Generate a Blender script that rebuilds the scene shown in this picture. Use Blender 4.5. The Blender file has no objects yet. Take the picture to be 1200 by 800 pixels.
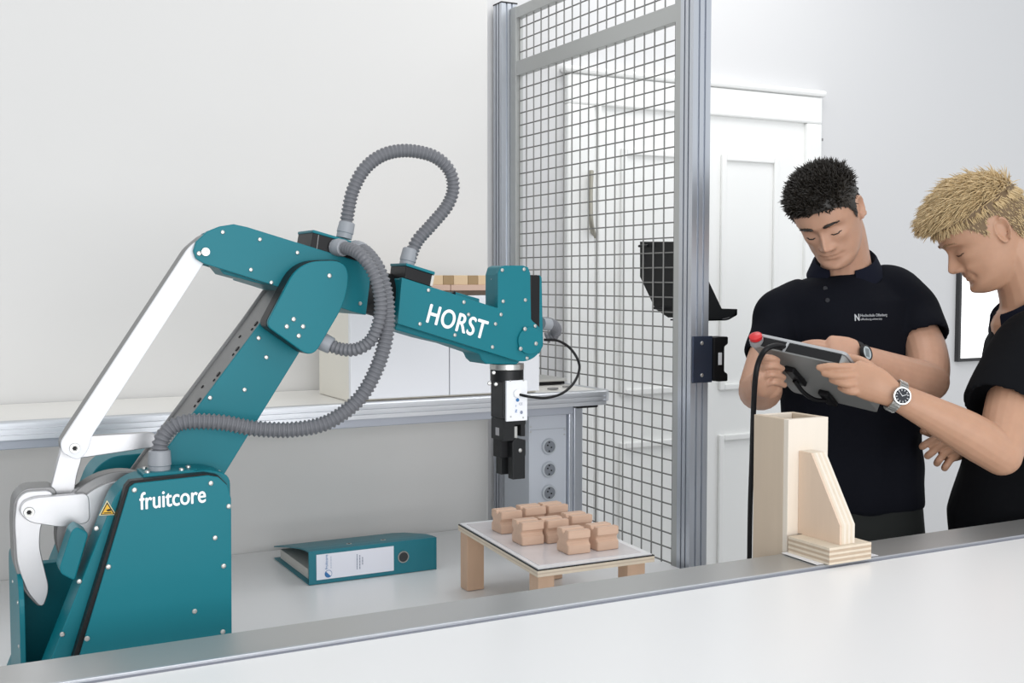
import bpy, bmesh, math, random
import numpy as np
from mathutils import Vector, Matrix
from mathutils.bvhtree import BVHTree

random.seed(7)
S = bpy.context.scene
COL = S.collection

# ------------------------------------------------------------------ camera
F_PX, YAW, PITCH, CAM_Z = 1334.0, math.radians(27.7), math.radians(3.09), 1.5
cam_d = bpy.data.cameras.new('camera'); cam = bpy.data.objects.new('camera', cam_d); COL.objects.link(cam)
cam_d.sensor_fit = 'HORIZONTAL'; cam_d.sensor_width = 36.0; cam_d.lens = 36.0 * F_PX / 1200.0
cam_d.clip_start = 0.05; cam_d.clip_end = 100
cam.location = (0, 0, CAM_Z)
cam.rotation_euler = (math.pi/2 - PITCH, 0, -YAW)
S.camera = cam

# ------------------------------------------------------------------ light
S.view_settings.view_transform = 'Standard'
S.view_settings.look = 'None'
S.view_settings.gamma = 1.0
S.view_settings.use_curve_mapping = False
S.view_settings.exposure = 0.08
world = bpy.data.worlds.new('room_light'); S.world = world; world.use_nodes = True
bg = world.node_tree.nodes['Background']
bg.inputs[0].default_value = (0.93, 0.965, 1.0, 1); bg.inputs[1].default_value = 0.76

def area(name, loc, target, sx, sy, power, col):
    d = bpy.data.lights.new(name, 'AREA'); d.shape = 'RECTANGLE'; d.size = sx; d.size_y = sy
    d.energy = power; d.color = col
    o = bpy.data.objects.new(name, d); COL.objects.link(o); o.location = loc
    o.rotation_euler = (Vector(target) - Vector(loc)).to_track_quat('-Z', 'Y').to_euler()
    return o
area('window_light_front', (0.2, -2.8, 1.62), (0.7, 2.8, 0.95), 4.0, 1.6, 112, (0.985, 0.985, 1.0))
area('added_overhead_fill', (0.9, 1.1, 3.25), (0.9, 1.1, 0.0), 2.6, 1.6, 9, (1.0, 0.99, 0.975))  # added fill from above to lift the table tops, not a known lamp
area('added_overhead_fill', (2.2, 2.45, 3.1), (2.35, 3.1, 0.9), 1.2, 0.8, 11, (1.0, 0.99, 0.975))  # added fill, brightens the door and fades along the wall to the right
area('window_light_right', (5.2, 0.8, 2.3), (2.0, 2.2, 1.3), 1.8, 2.4, 8, (0.95, 0.97, 1.0))

# ------------------------------------------------------------------ pixel -> point
RT = np.array([math.cos(YAW), -math.sin(YAW), 0.0])
FW = np.array([math.sin(YAW)*math.cos(PITCH), math.cos(YAW)*math.cos(PITCH), -math.sin(PITCH)])
UP = np.cross(RT, FW)
CP = np.array([0, 0, CAM_Z])
HF = np.array([math.sin(YAW), math.cos(YAW), 0.0])      # horizontal view direction
ZZ = np.array([0, 0, 1.0])

def at(u, v, X=None, Y=None, Z=None, d=None):
    r = FW + RT*(u-600)/F_PX - UP*(v-400)/F_PX
    if d is not None: t = d
    elif X is not None: t = X / r[0]
    elif Y is not None: t = Y / r[1]
    else: t = (Z - CAM_Z) / r[2]
    return CP + r*t

# ------------------------------------------------------------------ materials
MATS = {}
def mat(name, col, rough=0.5, metal=0.0, bump=0.0, bscale=60.0, vary=0.0, vscale=8.0, emit=0.0, trans=0.0, spec=0.5, coat=0.0, stretch=None):
    if name in MATS: return MATS[name]
    m = bpy.data.materials.new(name); m.use_nodes = True
    nt = m.node_tree; b = nt.nodes['Principled BSDF']
    b.inputs['Base Color'].default_value = (*col, 1); b.inputs['Roughness'].default_value = rough
    b.inputs['Metallic'].default_value = metal; b.inputs['Specular IOR Level'].default_value = spec
    b.inputs['Coat Weight'].default_value = coat
    if trans: b.inputs['Transmission Weight'].default_value = trans
    if emit:
        b.inputs['Emission Color'].default_value = (*col, 1); b.inputs['Emission Strength'].default_value = emit
    if bump or vary:
        tc = nt.nodes.new('ShaderNodeTexCoord'); mp = nt.nodes.new('ShaderNodeMapping')
        nt.links.new(tc.outputs['Object'], mp.inputs['Vector'])
        if stretch: mp.inputs['Scale'].default_value = stretch
    if vary:
        n = nt.nodes.new('ShaderNodeTexNoise'); n.inputs['Scale'].default_value = vscale; n.inputs['Detail'].default_value = 5
        nt.links.new(mp.outputs[0], n.inputs['Vector'])
        mx = nt.nodes.new('ShaderNodeMix'); mx.data_type = 'RGBA'
        mx.inputs[6].default_value = (*[c*(1-vary) for c in col], 1); mx.inputs[7].default_value = (*[min(1, c*(1+vary)) for c in col], 1)
        nt.links.new(n.outputs[0], mx.inputs[0]); nt.links.new(mx.outputs[2], b.inputs['Base Color'])
    if bump:
        n2 = nt.nodes.new('ShaderNodeTexNoise'); n2.inputs['Scale'].default_value = bscale; n2.inputs['Detail'].default_value = 3
        nt.links.new(mp.outputs[0], n2.inputs['Vector'])
        bp = nt.nodes.new('ShaderNodeBump'); bp.inputs['Strength'].default_value = bump; bp.inputs['Distance'].default_value = 0.003
        nt.links.new(n2.outputs[0], bp.inputs['Height']); nt.links.new(bp.outputs[0], b.inputs['Normal'])
    MATS[name] = m
    return m

WALL = mat('plaster_white', (0.705, 0.697, 0.682), 0.9, bump=0.08, bscale=25, vary=0.012, vscale=3)
WALLC = mat('plaster_white_shaded', (0.675, 0.675, 0.68), 0.9, bump=0.08, bscale=25)  # same wall paint, shade away from the window put into its colour
FLOORM = mat('floor_grey', (0.45, 0.44, 0.43), 0.6, vary=0.05)
DOORW = mat('door_paint', (0.90, 0.905, 0.89), 0.45)
TOPW = mat('laminate_white', (0.85, 0.845, 0.84), 0.32, vary=0.01, vscale=2)
TOPG = mat('laminate_grey', (0.83, 0.83, 0.83), 0.30, vary=0.015, vscale=2)
ALU = mat('anodised_aluminium', (0.60, 0.62, 0.65), 0.38, 0.85, bump=0.02, bscale=200, stretch=(0.03, 1, 1))
ALUV = mat('anodised_aluminium_upright', (0.60, 0.63, 0.68), 0.34, 0.85, bump=0.02, bscale=200, stretch=(1, 1, 0.03))
ALUM = mat('matt_aluminium', (0.50, 0.51, 0.50), 0.5, 0.55)
GROOVE = mat('groove_dark', (0.10, 0.11, 0.12), 0.6, 0.3)
WIREM = mat('galvanised_wire', (0.24, 0.24, 0.23), 0.5, 0.3)
GREYP = mat('grey_panel', (0.50, 0.53, 0.58), 0.5)
TEAL = mat('teal_powder_coat', (0.002, 0.165, 0.205), 0.40, bump=0.05, bscale=900, vary=0.03, vscale=6, spec=0.28)
BLACKP = mat('black_plastic', (0.008, 0.008, 0.009), 0.42, spec=0.25)
BLACKM = mat('black_metal', (0.009, 0.010, 0.011), 0.40, 0.0, spec=0.3)
DBLUE = mat('dark_anodised_plate', (0.05, 0.065, 0.105), 0.35, 0.6)
SILVER = mat('brushed_silver', (0.52, 0.52, 0.53), 0.34, 0.75, vary=0.04, vscale=30)
SIDEG = mat('milled_grey', (0.24, 0.24, 0.24), 0.42, 0.7, vary=0.06, vscale=20)
WHITEP = mat('white_paint', (0.86, 0.87, 0.90), 0.35)
HOSE = mat('grey_corrugated_plastic', (0.150, 0.154, 0.168), 0.40)
FIT = mat('grey_fitting', (0.30, 0.315, 0.34), 0.45)
STEEL = mat('zinc_steel', (0.52, 0.52, 0.50), 0.34, 0.9)
WHITEPRINT = mat('white_print', (0.92, 0.93, 0.94), 0.5)
DPRINT = mat('grey_print', (0.24, 0.27, 0.36), 0.6)
BPRINT = mat('blue_print', (0.03, 0.17, 0.42), 0.6)
YEL = mat('warning_yellow', (0.78, 0.46, 0.03), 0.5)
CREAMB = mat('warning_border', (0.80, 0.72, 0.42), 0.5)
BEECH = mat('beech_wood', (0.66, 0.455, 0.335), 0.55, bump=0.1, bscale=40, vary=0.12, vscale=14, stretch=(1, 6, 6))
BEECHL = mat('beech_leg', (0.62, 0.42, 0.29), 0.55, bump=0.1, bscale=40, vary=0.10, vscale=10, stretch=(5, 5, 0.7))
PLY = mat('birch_plywood_face', (0.71, 0.55, 0.42), 0.55, vary=0.07, vscale=9, stretch=(6, 6, 0.6))
PLYW = mat('birch_plywood_pale', (0.78, 0.70, 0.60), 0.55, vary=0.04, vscale=9, stretch=(6, 6, 0.6))
PLYT = mat('birch_plywood_tan', (0.60, 0.49, 0.375), 0.55, vary=0.06, vscale=9, stretch=(6, 6, 0.5))
PLYE = mat('plywood_edge_light', (0.72, 0.62, 0.49), 0.6, vary=0.1, vscale=60)
PLYD = mat('plywood_edge_dark', (0.52, 0.40, 0.29), 0.6, vary=0.1, vscale=60)
OAKD = mat('end_grain', (0.36, 0.24, 0.12), 0.6, vary=0.1)
PINE = mat('pale_pine', (0.68, 0.50, 0.31), 0.6, vary=0.08)
PINKW = mat('pink_beech_board', (0.60, 0.42, 0.33), 0.6, vary=0.08)
PAPER = mat('paper', (0.80, 0.81, 0.88), 0.7)
PAPERG = mat('paper_stack', (0.62, 0.60, 0.56), 0.8, vary=0.12, vscale=120, stretch=(1, 1, 12))
TABG = mat('pendant_grey', (0.25, 0.255, 0.25), 0.45)
TABL = mat('pendant_frame', (0.42, 0.43, 0.44), 0.4, 0.3)
REDP = mat('red_plastic', (0.60, 0.02, 0.025), 0.3)
SHIRT = mat('navy_black_cotton', (0.0050, 0.0058, 0.0095), 0.9, bump=0.5, bscale=22, spec=0.12)
SHIRTB = mat('black_cotton', (0.0042, 0.0046, 0.0060), 0.9, bump=0.4, bscale=22, spec=0.12)
COLLARM = mat('navy_collar_cotton', (0.0065, 0.008, 0.017), 0.88, bump=0.2, bscale=60, spec=0.15)
TROUS = mat('dark_grey_trousers', (0.017, 0.019, 0.018), 0.8, bump=0.4, bscale=14, spec=0.25)
SHOE = mat('shoe_leather', (0.02, 0.018, 0.016), 0.5)
HAIRD = mat('dark_brown_hair', (0.017, 0.013, 0.009), 0.5, vary=0.4, vscale=60)
HAIRB = mat('blond_hair', (0.60, 0.45, 0.245), 0.5, vary=0.35, vscale=70)
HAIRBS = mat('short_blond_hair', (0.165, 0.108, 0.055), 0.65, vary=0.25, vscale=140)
BROWB = mat('blond_brow', (0.36, 0.23, 0.13), 0.6)
GLASSD = mat('watch_dial', (0.025, 0.028, 0.035), 0.45, spec=0.2)
LCD = mat('watch_display', (0.42, 0.47, 0.48), 0.25)
WINB = mat('bright_daylight_pane', (1.0, 1.0, 1.0), 0.3, emit=0.9)

def skin_mat(name):
    m = bpy.data.materials.new(name); m.use_nodes = True
    nt = m.node_tree; b = nt.nodes['Principled BSDF']
    a = nt.nodes.new('ShaderNodeAttribute'); a.attribute_name = 'Col'
    tc = nt.nodes.new('ShaderNodeTexCoord'); n = nt.nodes.new('ShaderNodeTexNoise')
    n.inputs['Scale'].default_value = 45; n.inputs['Detail'].default_value = 4
    nt.links.new(tc.outputs['Object'], n.inputs['Vector'])
    hs = nt.nodes.new('ShaderNodeMix'); hs.data_type = 'RGBA'; hs.blend_type = 'MULTIPLY'; hs.inputs[0].default_value = 1.0
    rp = nt.nodes.new('ShaderNodeMapRange'); rp.inputs[3].default_value = 0.90; rp.inputs[4].default_value = 1.08
    nt.links.new(n.outputs[0], rp.inputs[0]); nt.links.new(a.outputs['Color'], hs.inputs[6]); nt.links.new(rp.outputs[0], hs.inputs[7])
    nt.links.new(hs.outputs[2], b.inputs['Base Color'])
    b.inputs['Roughness'].default_value = 0.48; b.inputs['Specular IOR Level'].default_value = 0.4
    b.inputs['Subsurface Weight'].default_value = 0.12; b.inputs['Subsurface Radius'].default_value = (0.012, 0.005, 0.003)
    b.inputs['Subsurface Scale'].default_value = 0.5
    return m

# ------------------------------------------------------------------ mesh helpers
def props(o, label=None, cat=None, group=None, kind=None):
    if label: o['label'] = label
    if cat: o['category'] = cat
    if group: o['group'] = group
    if kind: o['kind'] = kind
    return o

def thing(name, label, cat, loc, group=None):
    o = bpy.data.objects.new(name, None); COL.objects.link(o); o.location = Vector(loc)
    o.empty_display_size = 0.05
    return props(o, label, cat, group)

def root_loc(o):
    v = Vector((0, 0, 0))
    while o is not None:
        v = v + o.location; o = o.parent
    return v

class MB:
    def __init__(self): self.v = []; self.f = []
    def add(self, vs, fs):
        n = len(self.v); self.v += [tuple(map(float, p)) for p in vs]; self.f += [tuple(i+n for i in f) for f in fs]; return self
    def box(self, lo, hi):
        (a, b, c), (d, e, f) = lo, hi
        return self.add([(a,b,c),(d,b,c),(d,e,c),(a,e,c),(a,b,f),(d,b,f),(d,e,f),(a,e,f)],
                        [(0,3,2,1),(4,5,6,7),(0,1,5,4),(1,2,6,5),(2,3,7,6),(3,0,4,7)])
    def prism(self, pts, vec):
        n = len(pts); vec = np.array(vec, float); p = [np.array(q, float) for q in pts]
        nr = sum((np.cross(p[i], p[(i+1) % n]) for i in range(n)), np.zeros(3))
        vs = p + [q+vec for q in p]
        fs = [tuple(range(n)), tuple(range(2*n-1, n-1, -1))] + [(i, i+n, (i+1) % n + n, (i+1) % n) for i in range(n)]
        if np.dot(nr, vec) > 0: fs = [tuple(reversed(f)) for f in fs]
        return self.add(vs, fs)
    def loft(self, rings, cap=True):
        n = len(rings[0]); vs = [q for r in rings for q in r]; fs = []
        for k in range(len(rings)-1):
            for i in range(n):
                j = (i+1) % n
                fs.append((k*n+i, k*n+j, (k+1)*n+j, (k+1)*n+i))
        if cap: fs += [tuple(range(n-1, -1, -1)), tuple((len(rings)-1)*n+i for i in range(n))]
        return self.add(vs, fs)
    def tube(self, path, radii, n=12, cap=True):
        P = [np.array(p, float) for p in path]
        if not hasattr(radii, '__len__'): radii = [radii]*len(P)
        T = [P[min(i+1, len(P)-1)] - P[max(i-1, 0)] for i in range(len(P))]
        T = [t/np.linalg.norm(t) for t in T]
        for i in range(1, len(T)):
            if np.dot(T[i], T[i-1]) < -0.3: T[i] = -T[i]
        a = np.cross(T[0], ZZ)
        if np.linalg.norm(a) < 0.1: a = np.cross(T[0], np.array([1.0, 0, 0]))
        a /= np.linalg.norm(a); rings = []
        for p, t, r in zip(P, T, radii):
            a = a - t*np.dot(a, t); a /= np.linalg.norm(a); b = np.cross(t, a)
            rings.append([p + r*(a*math.cos(q) + b*math.sin(q)) for q in np.linspace(0, 2*math.pi, n, endpoint=False)])
        return self.loft(rings, cap)
    def cyl(self, c0, c1, r, n=24, r1=None): return self.tube([c0, c1], [r, r if r1 is None else r1], n)
    def build(self, name, m, parent=None, bevel=0.0, smooth=None, seg=2):
        off = np.array(root_loc(parent)) if parent is not None else np.zeros(3)
        me = bpy.data.meshes.new(name)
        me.from_pydata([tuple(np.array(p)-off) for p in self.v], [], self.f); me.update()
        me.materials.append(m)
        o = bpy.data.objects.new(name, me); COL.objects.link(o)
        if parent is not None: o.parent = parent
        if bevel:
            bm = bmesh.new(); bm.from_mesh(me); bmesh.ops.recalc_face_normals(bm, faces=bm.faces); bm.to_mesh(me); bm.free()
            md = o.modifiers.new('bevel', 'BEVEL'); md.width = bevel; md.segments = seg; md.limit_method = 'ANGLE'; md.angle_limit = math.radians(40)
        if smooth is not None:
            me.polygons.foreach_set('use_smooth', [True]*len(me.polygons))
            if smooth < 180: me.set_sharp_from_angle(angle=math.radians(smooth))
        return o

def struct(o):
    o['kind'] = 'structure'; return o

def box(name, lo, hi, m, parent=None, bevel=0.0): return MB().box(lo, hi).build(name, m, parent, bevel)

def rounded(pts, radii, n=6):
    """round the corners of a 2-D polygon"""
    out = []; N = len(pts)
    for i in range(N):
        p = np.array(pts[i], float); a = np.array(pts[i-1], float); b = np.array(pts[(i+1) % N], float)
        r = radii[i] if hasattr(radii, '__len__') else radii
        if r <= 0: out.append(p); continue
        da = (a-p)/np.linalg.norm(a-p); db = (b-p)/np.linalg.norm(b-p)
        l = min(r, 0.48*np.linalg.norm(a-p), 0.48*np.linalg.norm(b-p))
        s, e = p+da*l, p+db*l
        for t in np.linspace(0, 1, n): out.append((1-t)**2*s + 2*t*(1-t)*p + t*t*e)
    return out

def catmull(pts, per=12):
    P = [np.array(p, float) for p in pts]; P = [2*P[0]-P[1]] + P + [2*P[-1]-P[-2]]; out = []
    for i in range(1, len(P)-2):
        for t in np.linspace(0, 1, per, endpoint=False):
            a, b, c, d = P[i-1:i+3]
            out.append(0.5*((2*b) + (c-a)*t + (2*a-5*b+4*c-d)*t*t + (3*b-a-3*c+d)*t**3))
    out.append(P[-2]); return out

def resample(path, step):
    P = np.array(path); d = np.r_[0, np.cumsum(np.linalg.norm(np.diff(P, axis=0), axis=1))]
    n = max(2, int(d[-1]/step)+1); s = np.linspace(0, d[-1], n)
    return np.stack([np.interp(s, d, P[:, k]) for k in range(3)], 1), d[-1]

def hose(name, pts, r, parent, pitch=0.0075, m=None):
    P, L = resample(catmull(pts, 20), pitch/6)
    s = np.linspace(0, L, len(P)); rad = r*(0.92 + 0.11*np.tanh(2.2*np.sin(2*math.pi*s/pitch)))
    return MB().tube(P, list(rad), 18).build(name, m or HOSE, parent, smooth=70)

def text(name, s, p0, ux, uz, width, m, parent, height=None, bold=0.0, space=1.0):
    """flat lettering: baseline starts at p0, runs along ux, rises along uz"""
    c = bpy.data.curves.new(name, 'FONT'); c.body = s; c.size = 1.0; c.space_character = space; c.extrude = 0.0
    t = bpy.data.objects.new(name, c); COL.objects.link(t)
    dg = bpy.context.evaluated_depsgraph_get(); me = bpy.data.meshes.new_from_object(t.evaluated_get(dg))
    bpy.data.objects.remove(t); bpy.data.curves.remove(c)
    co = np.array([v.co[:] for v in me.vertices]); mn = co.min(0); mx = co.max(0)
    sx = width/(mx[0]-mn[0]); sz = (height/(mx[1]-0.0)) if height else sx
    ux = np.array(ux, float); ux /= np.linalg.norm(ux); uz = np.array(uz, float); uz /= np.linalg.norm(uz)
    off = np.array(root_loc(parent))
    for v, q in zip(me.vertices, co):
        v.co = Vector(np.array(p0) + ux*(q[0]-mn[0])*sx + uz*q[1]*sz - off)
    if bold:
        base = [np.array(v.co) for v in me.vertices]; fcs = [tuple(p.vertices) for p in me.polygons]; nv = len(base)
        lift = np.cross(ux, uz); vs = []; ff = []
        for k, (da, db) in enumerate(((-1, 0), (1, 0), (0, -1), (0, 1), (0, 0))):
            vs += [tuple(q + ux*da*bold*sx + uz*db*bold*sz*0.6 + lift*0.00004*k) for q in base]; ff += [tuple(i+nv*k for i in f) for f in fcs]
        me = bpy.data.meshes.new(name); me.from_pydata(vs, [], ff); me.update()
    me.materials.clear(); me.materials.append(m); me.name = name
    o = bpy.data.objects.new(name, me); COL.objects.link(o); o.parent = parent
    return o

SCREW = None
def screw_mesh():
    global SCREW
    if SCREW is None:
        b = MB(); n = 12
        rr = [(1.0, 0.0), (0.95, 0.35), (0.7, 0.62), (0.42, 0.66), (0.40, 0.30)]
        b.loft([[(r*math.cos(q), -h, r*math.sin(q)) for q in np.linspace(0, 2*math.pi, n, endpoint=False)] for r, h in rr])
        me = bpy.data.meshes.new('screw'); me.from_pydata(b.v, [], b.f); me.materials.append(STEEL)
        bm = bmesh.new(); bm.from_mesh(me); bmesh.ops.recalc_face_normals(bm, faces=bm.faces); bm.to_mesh(me); bm.free()
        SCREW = me
    return SCREW
def screw(p, r, parent, rotz=0.0):
    o = bpy.data.objects.new('screw', screw_mesh()); COL.objects.link(o); o.parent = parent
    o.location = Vector(p) - root_loc(parent); o.scale = (r, r*0.8, r); o.rotation_euler = (0, 0, rotz); return o

# ================================================================== THE ROOM
YW, YR, XS = 2.88, 3.25, 1.437           # left wall plane, recessed wall plane, where the wall steps back
struct(box('floor', (-2.6, -2.0, -0.05), (5.6, 3.4, 0.0), FLOORM))
struct(MB().box((-2.6, YW, 0), (XS, YR+0.15, 3.3)).build('wall_left', WALL, bevel=0.006))
wr = struct(MB().box((XS, YR, 0), (5.6, YR+0.15, 3.3)).build('wall_back', WALLC))

# panelled door with casing in the recessed wall
door = struct(bpy.data.objects.new('door_1', None)); COL.objects.link(door); door.location = (2.47, YR, 0)
def dz(u, v): return at(u, v, Y=YR)[2]
dt = dz(890, 108)
box('door_casing', (1.895, YR-0.030, 0), (2.0, YR, dt-0.1005), DOORW, door, 0.006)
box('door_casing', (2.912, YR-0.030, 0), (2.985, YR, dt-0.1005), DOORW, door, 0.006)
box('door_casing', (1.895, YR-0.030, dt-0.1), (2.985, YR, dt-0.003), DOORW, door, 0.006)
box('casing_cap', (1.88, YR-0.04, dt-0.002), (3.0, YR, dt+0.022), DOORW, door, 0.010)
leaf = box('door_leaf', (2.0, YR-0.012, 0.01), (2.912, YR-0.001, dt-0.1), DOORW, door)
def panel(x0, x1, z0, z1):
    b = MB(); w = 0.022; y0, y1 = YR-0.024, YR-0.012
    b.box((x0, y0, z0), (x0+w, y1, z1)); b.box((x1-w, y0, z0), (x1, y1, z1))
    b.box((x0+w, y0, z0), (x1-w, y1, z0+w)); b.box((x0+w, y0, z1-w), (x1-w, y1, z1))
    b.build('panel_moulding', DOORW, leaf, 0.004)
zt = at(870, 183, Y=YR)[2]; zm = at(870, 455, Y=YR)[2]; zl = at(850, 508, Y=YR)[2]
for x0, x1 in ((2.11, 2.44), (2.53, 2.79)):
    panel(x0, x1, zm, zt); panel(x0, x1, 0.22, zl)
box('rail_moulding', (2.01, YR-0.022, dz(880, 138)), (2.83, YR-0.012, dz(880, 133)+0.005), DOORW, leaf, 0.003)
hp = at(695, 238, Y=YR-0.03)
h = MB(); h.tube(catmull([at(693, 200, Y=YR-0.05), at(692, 230, Y=YR-0.06), at(693, 262, Y=YR-0.055), at(697, 277, Y=YR-0.02)], 8), 0.008, 10)
h.build('door_handle', mat('aged_brass', (0.42, 0.40, 0.34), 0.4, 0.6), door, smooth=60)
box('door_closing_strip', (at(696.2, 200, Y=YR)[0], YR-0.03, 0.01), (at(699.5, 200, Y=YR)[0], YR-0.012, dz(697, 122)), DOORW, door, 0.004)

cx = at(957, 200, Y=YR-0.02)[0]
co = thing('cable_conduit', 'thin white vertical conduit with a clip beside the panelled door', 'conduit', (cx, YR, 0))
MB().cyl((cx, YR-0.012, 0.05), (cx, YR-0.012, dz(957, 165)), 0.009, 10).build('conduit_pipe', DOORW, co, smooth=60)
box('wall_clip', (cx+0.006, YR-0.022, dz(962, 166)), (cx+0.028, YR, dz(962, 163)), mat('clip_grey', (0.2, 0.2, 0.2), 0.5), co)

# bright window pane on the right
wx0 = at(1122, 370, Y=YR)[0]; wz0 = dz(1135, 419)
win = struct(bpy.data.objects.new('window_1', None)); COL.objects.link(win); win.location = (wx0+0.4, YR, wz0)
box('window_pane', (wx0, YR-0.012, wz0), (wx0+0.62, YR-0.002, wz0+0.42), WINB, win)
fr = MB(); t = 0.013
fr.box((wx0-t, YR-0.02, wz0-t), (wx0, YR, wz0+0.43)); fr.box((wx0+0.62, YR-0.02, wz0-t), (wx0+0.633, YR, wz0+0.43))
fr.box((wx0, YR-0.02, wz0-t), (wx0+0.62, YR, wz0)); fr.box((wx0, YR-0.02, wz0+0.42), (wx0+0.62, YR, wz0+0.43))
fr.build('window_frame', mat('dark_gasket', (0.03, 0.03, 0.032), 0.5), win)

# ================================================================== FOREGROUND TABLE
ZS, YS0, YS1 = 1.0, 1.493, 1.596
ft = thing('foreground_table', 'white table in the foreground with a wide aluminium edge rail', 'table', (1.0, 1.1, 0))
box('table_top', (-1.3, 0.72, ZS-0.03), (2.9, YS0-0.006, ZS-0.003), TOPW, ft, 0.002)
box('edge_rail', (-1.3, YS0, ZS-0.06), (2.9, YS1, ZS), mat('rail_grey_aluminium', (0.50, 0.50, 0.49), 0.36, 0.7, bump=0.02, bscale=150, stretch=(0.03, 1, 1)), ft, 0.003)
box('edge_lip', (-1.3, YS0-0.004, ZS-0.012), (2.9, YS0+0.002, ZS+0.0015), ALU, ft, 0.0008)
box('rail_seal', (-1.3, YS0-0.012, ZS-0.02), (2.9, YS0-0.003, ZS-0.0025), mat('seal_grey', (0.22, 0.23, 0.27), 0.6), ft)
for x in (-1.2, 0.8, 2.8):
    for y in (0.8, 1.5): box('leg', (x-0.03, y-0.03, 0), (x+0.03, y+0.03, ZS-0.06), ALUV, ft, 0.003)

# ================================================================== ROBOT TABLE
ZT = 0.80
rt = thing('robot_table', 'light grey work table carrying the robot, wooden stand and binder', 'table', (0.5, 2.2, 0))
box('table_top', (-1.1, 1.62, ZT-0.03), (1.635, YW-0.004, ZT), TOPG, rt, 0.003)
for x in (-1.0, 0.3, 1.55):
    for y in (1.7, 2.75): box('leg', (x-0.03, y-0.03, 0), (x+0.03, y+0.03, ZT-0.03), ALUV, rt, 0.003)

# ================================================================== BACK BENCH
ZB, YB0, XB1 = 1.212, 2.50, 1.61
bn = thing('back_bench', 'long wall bench with grooved aluminium front edge and socket column', 'bench', (0.3, 2.7, 0))
top = MB().prism([(-1.1, YB0+0.012, ZB), (XB1-0.03, YB0+0.012, ZB), (XB1, YB0+0.05, ZB), (XB1, YW-0.004, ZB), (-1.1, YW-0.004, ZB)], (0, 0, -0.024))
top.build('bench_top', mat('bench_laminate', (0.82, 0.80, 0.76), 0.35), bn, 0.002)
def profile_edge(x0, x1, y, z0, z1, nm, parent, mm, grooves=2):
    pts = [(y+0.03, z0), (y, z0)]; hgt = z1-z0
    for g in range(grooves):
        zc = z0 + hgt*(g+1)/(grooves+1)
        pts += [(y, zc-0.0028), (y+0.008, zc-0.0028), (y+0.008, zc+0.0028), (y, zc+0.0028)]
    pts += [(y, z1-0.003), (y+0.003, z1), (y+0.03, z1)]
    return MB().prism([(x0, a, b) for a, b in pts], (x1-x0, 0, 0)).build(nm, mm, parent)
profile_edge(-1.1, XB1-0.02, YB0, ZB-0.036, ZB+0.001, 'edge_profile', bn, ALU, 2)
MB().prism([(XB1-0.02, YB0+0.001, ZB+0.001), (XB1+0.004, YB0+0.025, ZB+0.001), (XB1+0.004, YW-0.02, ZB+0.001), (XB1-0.02, YW-0.02, ZB+0.001)], (0, 0, -0.03)).build('end_profile', ALU, bn, 0.003)
box('under_rail', (-1.1, YB0+0.05, ZB-0.062), (1.52, YB0+0.075, ZB-0.03), mat('rail_blue_grey', (0.45, 0.48, 0.54), 0.45, 0.4), bn, 0.002)
box('latch', (1.52, YB0+0.03, ZB-0.046), (1.585, YB0+0.065, ZB-0.03), BLACKP, bn, 0.004)
# socket column
yc = 2.575
def cxx(u): return at(u, 520, Y=yc)[0]
pa0, pa1, pl1 = cxx(620), cxx(664), cxx(680)
colm = box('socket_column', (pa0, yc, ZT+0.001), (pa1, yc+0.14, ZB-0.045), GREYP, bn, 0.002)
box('column_seam', (pa0+0.003, yc-0.0006, at(640, 503, Y=yc)[2]), (pa1-0.003, yc+0.001, at(640, 502.4, Y=yc)[2]), mat('seam_grey', (0.32, 0.34, 0.38), 0.6), colm)
lg = MB().box((pa1+0.001, yc-0.012, ZT+0.001), (pa1+0.012, yc+0.05, ZB-0.03)).box((pa1+0.016, yc-0.012, ZT+0.001), (pl1, yc+0.05, ZB-0.03)).box((pa1+0.010, yc-0.003, ZT+0.001), (pa1+0.018, yc+0.045, ZB-0.03))
lg.build('column_leg', ALUV, bn, 0.0015)
for v in (523, 550, 577, 604):
    c = at(643, v, Y=yc-0.001); rs = 0.0215
    so = MB().tube([c, c-np.array([0, 0.004, 0])], [rs, rs*0.96], 28).build('power_socket', mat('socket_frame', (0.42, 0.45, 0.49), 0.4), colm, 0.0008)
    MB().tube([c-np.array([0, 0.0042, 0]), c-np.array([0, 0.006, 0]), c-np.array([0, 0.006, 0]), c-np.array([0, 0.0045, 0])], [0.0185, 0.0180, 0.0165, 0.0165], 28).build('socket_rim', mat('socket_rim_grey', (0.50, 0.53, 0.56), 0.4), so, smooth=40)
    MB().tube([c-np.array([0, 0.0043, 0]), c-np.array([0, 0.0049, 0])], [0.0163, 0.0163], 24).build('socket_well', mat('socket_well_grey', (0.17, 0.185, 0.21), 0.5), so)
    for dx, dzz in ((-0.0055, 0.004), (0.0055, -0.002), (-0.001, 0.0115), (-0.001, -0.0115)):
        q = c + np.array([dx, -0.0049, dzz])
        MB().tube([q, q-np.array([0, 0.0006, 0])], [0.0024, 0.0022], 10).build('socket_hole', BLACKP, so)
for u, v in ((664-2.5, 479), (664-2.5, 503), (664-2.5, 509), (622, 500), (622, 506)):
    screw(at(u, v, Y=yc), 0.0022, colm)

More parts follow.
